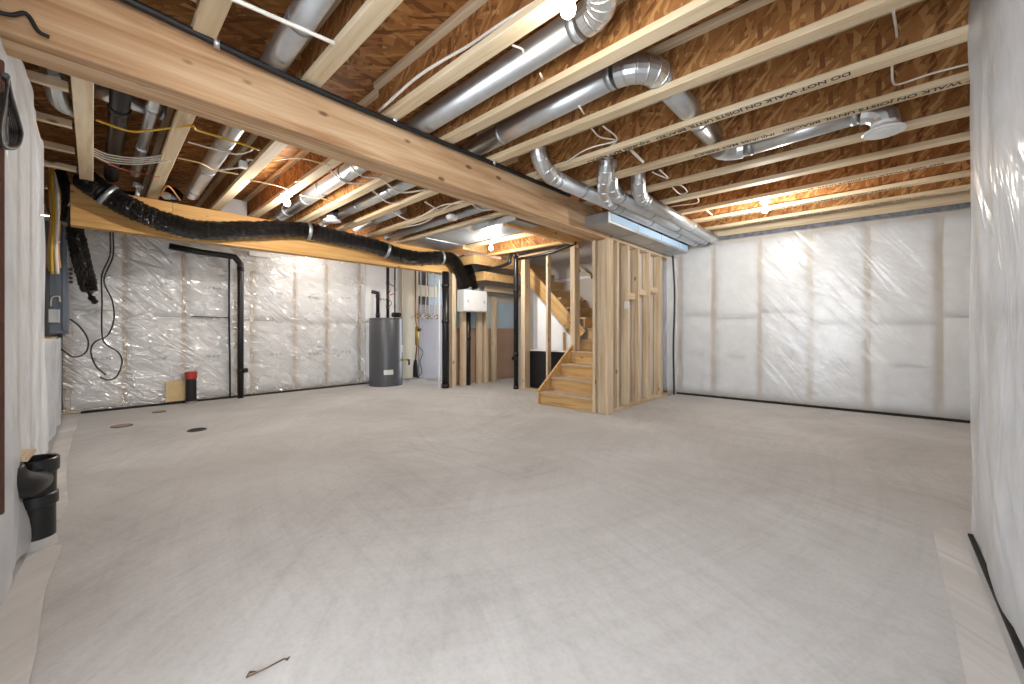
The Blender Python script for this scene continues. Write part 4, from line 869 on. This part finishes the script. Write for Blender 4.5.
W([(96, 120, 2.54), (130, 131, 2.53), (155, 130, 2.53), (190, 126, 2.49), (197, 130, 2.49), (220, 137, 2.52), (260, 150, 2.5)], 'yellow cable swaying across the left bays', 'cable_yellow', .008)
for i in range(4):
    W([(90, 147+i*2.2, 2.54-.006*i), (110, 155+i*2.4, 2.52-.006*i), (140, 158+i*2.0, 2.51-.005*i), (170, 154+i*2.2, 2.52-.006*i)], '%s white cable of the sagging bunch between the first two left joists, from top' % ORD[i])
W([(96, 158, 2.53), (125, 170, 2.51), (160, 177, 2.5)], 'dark red cable sagging under the white cable bunch', 'cable_red')
W([(188, 142, 2.52), (210, 148, 2.52), (235, 154, 2.52), (248, 152, 2.52), (254, 148, 2.52)], 'white cable strapped across the round duct in left bay')
W([(178, 158, 2.49), (200, 163, 2.5), (215, 170, 2.5), (238, 174, 2.5)], 'pale cable crossing under the second joist at left', 'cable_tan')
W([(215, 171, 2.5), (228, 169, 2.51), (245, 167, 2.51)], 'white cable ending at the clip box on third joist')
e = empty('clip_box', atz(243, 168, 2.49), 'small white clip box on the third joist left of beam', 'electrical box'); p = e.location; box('box_body', p-Vector((.03, .03, .0)), p+Vector((.03, .03, .06)), 'white_plastic', e, .006); tube('tail', smoothpath([p+Vector((0, 0, .05)), p+Vector((.05, .03, .06)), p+Vector((.10, .01, .05)), p+Vector((.12, .06, .05))], 4), .008, 'cable_white', e, 7)
W([(250, 180, 2.49), (275, 185, 2.5), (290, 190, 2.5)], 'tan cable leading to the left bulb', 'cable_tan')
W([(300, 195, 2.49), (320, 198, 2.5), (338, 202, 2.5)], 'tan cable right of the left bulb', 'cable_tan')
W([(275, 160, 2.5), (300, 158, 2.51), (330, 166, 2.5)], 'pale cable crossing joists behind the left bulb', 'cable_tan')
W([(295, 182, 2.5), (312, 175, 2.53), (330, 158, 2.54)], 'tan cable running up beside the joist right of left bulb', 'cable_tan')
for i, pts in enumerate(([(330, 170, 2.5), (345, 182, 2.52), (365, 183, 2.52)], [(350, 165, 2.5), (362, 176, 2.52), (380, 178, 2.52)], [(372, 190, 2.5), (390, 203, 2.51), (420, 200, 2.51)], [(380, 178, 2.5), (400, 192, 2.51), (425, 190, 2.51)],
                         [(392, 212, 2.5), (412, 220, 2.51), (440, 206, 2.51), (462, 203, 2.51)], [(400, 228, 2.5), (425, 222, 2.51), (450, 205, 2.51), (468, 200, 2.5)], [(425, 202, 2.5), (440, 210, 2.51), (452, 209, 2.51)], [(472, 204, 2.5), (482, 210, 2.5), (495, 209, 2.5)])):
    W(pts, ['pale cable strapped over duct nearest to left bulb', 'second pale cable strapped over that same round duct', 'pale cable looping under joist above the round diffuser', 'pale cable over the duct behind the round diffuser',
            'pale cable swaying beside the smoke alarm, left of it', 'long pale cable from the joist toward the smoke alarm', 'short pale cable loop above the smoke alarm', 'short pale cable loop right of the smoke alarm'][i], 'cable_white', .009)
W([(160, 196, 2.49), (168, 186, 2.5), (180, 200, 2.5)], 'thin orange wire pair hanging at end of second left joist', 'cable_orange', .007)
W([(150, 207, 2.47), (190, 212, 2.46), (235, 218, 2.46)], 'red brown cable lying along the top of yellow beam', 'cable_red')
e = empty('pipe_fitting', atz(168, 196, 2.56), 'shiny metal fitting above the beam beside second left joist', 'fitting'); p = e.location; tube('fitting_body', [p, p+Vector((-.1, .06, .03)), p+Vector((-.2, .07, 0))], .035, 'galv', e, 12, smooth=False); tube('fitting_end', [p, p+Vector((.04, -.02, -.01))], .042, 'galv', e, 12)
e = empty('pipe_fitting', atz(156, 190, 2.58), 'white plastic pipe fitting above the beam at far left', 'fitting'); p = e.location-Vector((0, .1, 0)); tube('fitting_body', [p, p+Vector((0, -.08, .02))], .03, 'white_plastic', e, 12); tube('fitting_arm', [p+Vector((0, -.04, 0)), p+Vector((0, -.05, -.1))], .018, 'white_plastic', e, 10)
# ================================================================= LEFT FOREGROUND
for i in range(5):
    t = .3+.18*i; cc = lambda px, py, k=0: aty(7+(px-7)*t, 110+(py-110)*(.9+.03*i), -.205+.006*i+k)
    cable('coiled_cable', [cc(6, 76), cc(10, 95), cc(16, 115), cc(20, 132), cc(17, 144), cc(9, 147), cc(1, 143), cc(-2, 128), cc(2, 105), cc(5, 84), cc(6, 76, .01)], .008, 'black_rubber', '%s loop of black cable coil hanging on the left wall, from its middle outwards' % ORD[i], 'cable', 'black cable coil on the left wall', 6)
b = board('edge_strip', (aty(-1, 330, -.19).x, -.19, .5), (aty(-1, 330, -.19).x, -.19, 1.85), .02, .02, 'ink_brown', up=(1, 0, 0)); tag(b, 'dark strip at the extreme left edge of the photo', 'strip')
cable('beam_wire', [(-2.47, -.3, 2.26), (-2.465, -.22, 2.27), (-2.47, -.18, 2.30), (-2.47, -.15, 2.25), (-2.47, -.12, 2.24)], .008, 'black_rubber', 'short black wire stub on the near end of main beam', 'cable')
# sump style pipe
sp_ = Vector((-2.98, -.187, 0)); e = empty('sewer_stub', sp_, 'stout black plastic sewer stub with side elbow by the left wall', 'pipe')
lathe('lower_body', [(0.0651, 0), (0.0651, .20), (0.0740, .205), (0.0740, .255), (0.0681, .26)], 'black_plastic', e, seg=32)
lathe('upper_body', [(0.0666, .255), (0.0681, .36), (0.0770, .365), (0.0784, .425), (0.0725, .43), (0.0651, .425), (0.0636, .36)], 'black_plastic', e, seg=32)
lathe('mud_ring', [(0.0740, 0), (0.0696, .035), (0.0666, .05)], 'concrete_floor', e, seg=24)
tube('side_elbow', smoothpath([sp_+Vector((.04, .0, .33)), sp_+Vector((.13, -.02, .34)), sp_+Vector((.17, -.06, .38)), sp_+Vector((.18, -.08, .43))], 5), .06, 'black_plastic', e, 18)
b = board('stub_cover', sp_+Vector((-.12, -.06, .452)), sp_+Vector((.10, -.07, .458)), .11, .02, 'lumber', up=(0, .2, 1)); tag(b, 'small white board scrap laid over the black sewer stub', 'board')
film('plastic_sheet', (-2.93, -.20, 0), (1, -.2, 0), (0, 1, 0), 1.2, .02, .55, 'plastic sheet end bulging over the floor at lower left', 'film_near', amp=.05, seed=52, diag=-1.2, step=.04)
flat_sheet('plastic_flap', [(-3.0, -.2), (-2.9, -.10), (-2.75, -.11), (-2.45, -.13), (-2.0, -.125), (-1.4, -.14), (-1.2, -.23), (-2.4, -.24)], 'film_floor', 'flat plastic flap lying on the floor at lower left corner')
flat_sheet('plastic_flap', [(-7.3, -.24), (-7.2, -.10), (-6.2, -.12), (-5.0, -.14), (-4.3, -.13), (-3.6, -.10), (-3.3, -.12), (-3.25, -.24)], 'film_floor', 'narrow plastic flap on the floor along left wall beyond the black stub')
# twig
t0, t1 = atz(246, 679, 0), atz(284, 660, 0)
e = empty('twig', t0, 'thin brown twig scrap lying on the concrete in the foreground', 'twig'); tube('stem', [t0+Vector((0, 0, .004)), (t0+t1)/2+Vector((.004, 0, .005)), t1+Vector((0, 0, .004))], .0022, 'twig', e, 6)
tube('leaf_scrap', [t1+Vector((0, 0, .004)), t1+Vector((.012, .006, .005)), t1+Vector((.004, .016, .004))], [.0012, .003, .001], 'twig', e, 6); tube('leaf_scrap', [t0+Vector((0, 0, .004)), t0+Vector((-.012, .012, .006)), t0+Vector((-.002, .028, .004))], [.0012, .003, .001], 'twig', e, 6)

# ================================================================= WORLD AND EXPOSURE
w = bpy.data.worlds.new('world'); SC.world = w; w.use_nodes = True
bg = w.node_tree.nodes['Background']; bg.inputs['Color'].default_value = (.88, .945, 1, 1); bg.inputs['Strength'].default_value = 4.2
SC.view_settings.view_transform = 'Standard'; SC.view_settings.look = 'None'; SC.view_settings.gamma = 1; SC.view_settings.exposure = 1.0
SC.view_settings.use_curve_mapping = False
SC.cycles.use_denoising = True; SC.cycles.max_bounces = 10; SC.cycles.diffuse_bounces = 5; SC.cycles.transparent_max_bounces = 16
SC.cycles.sample_clamp_indirect = 6
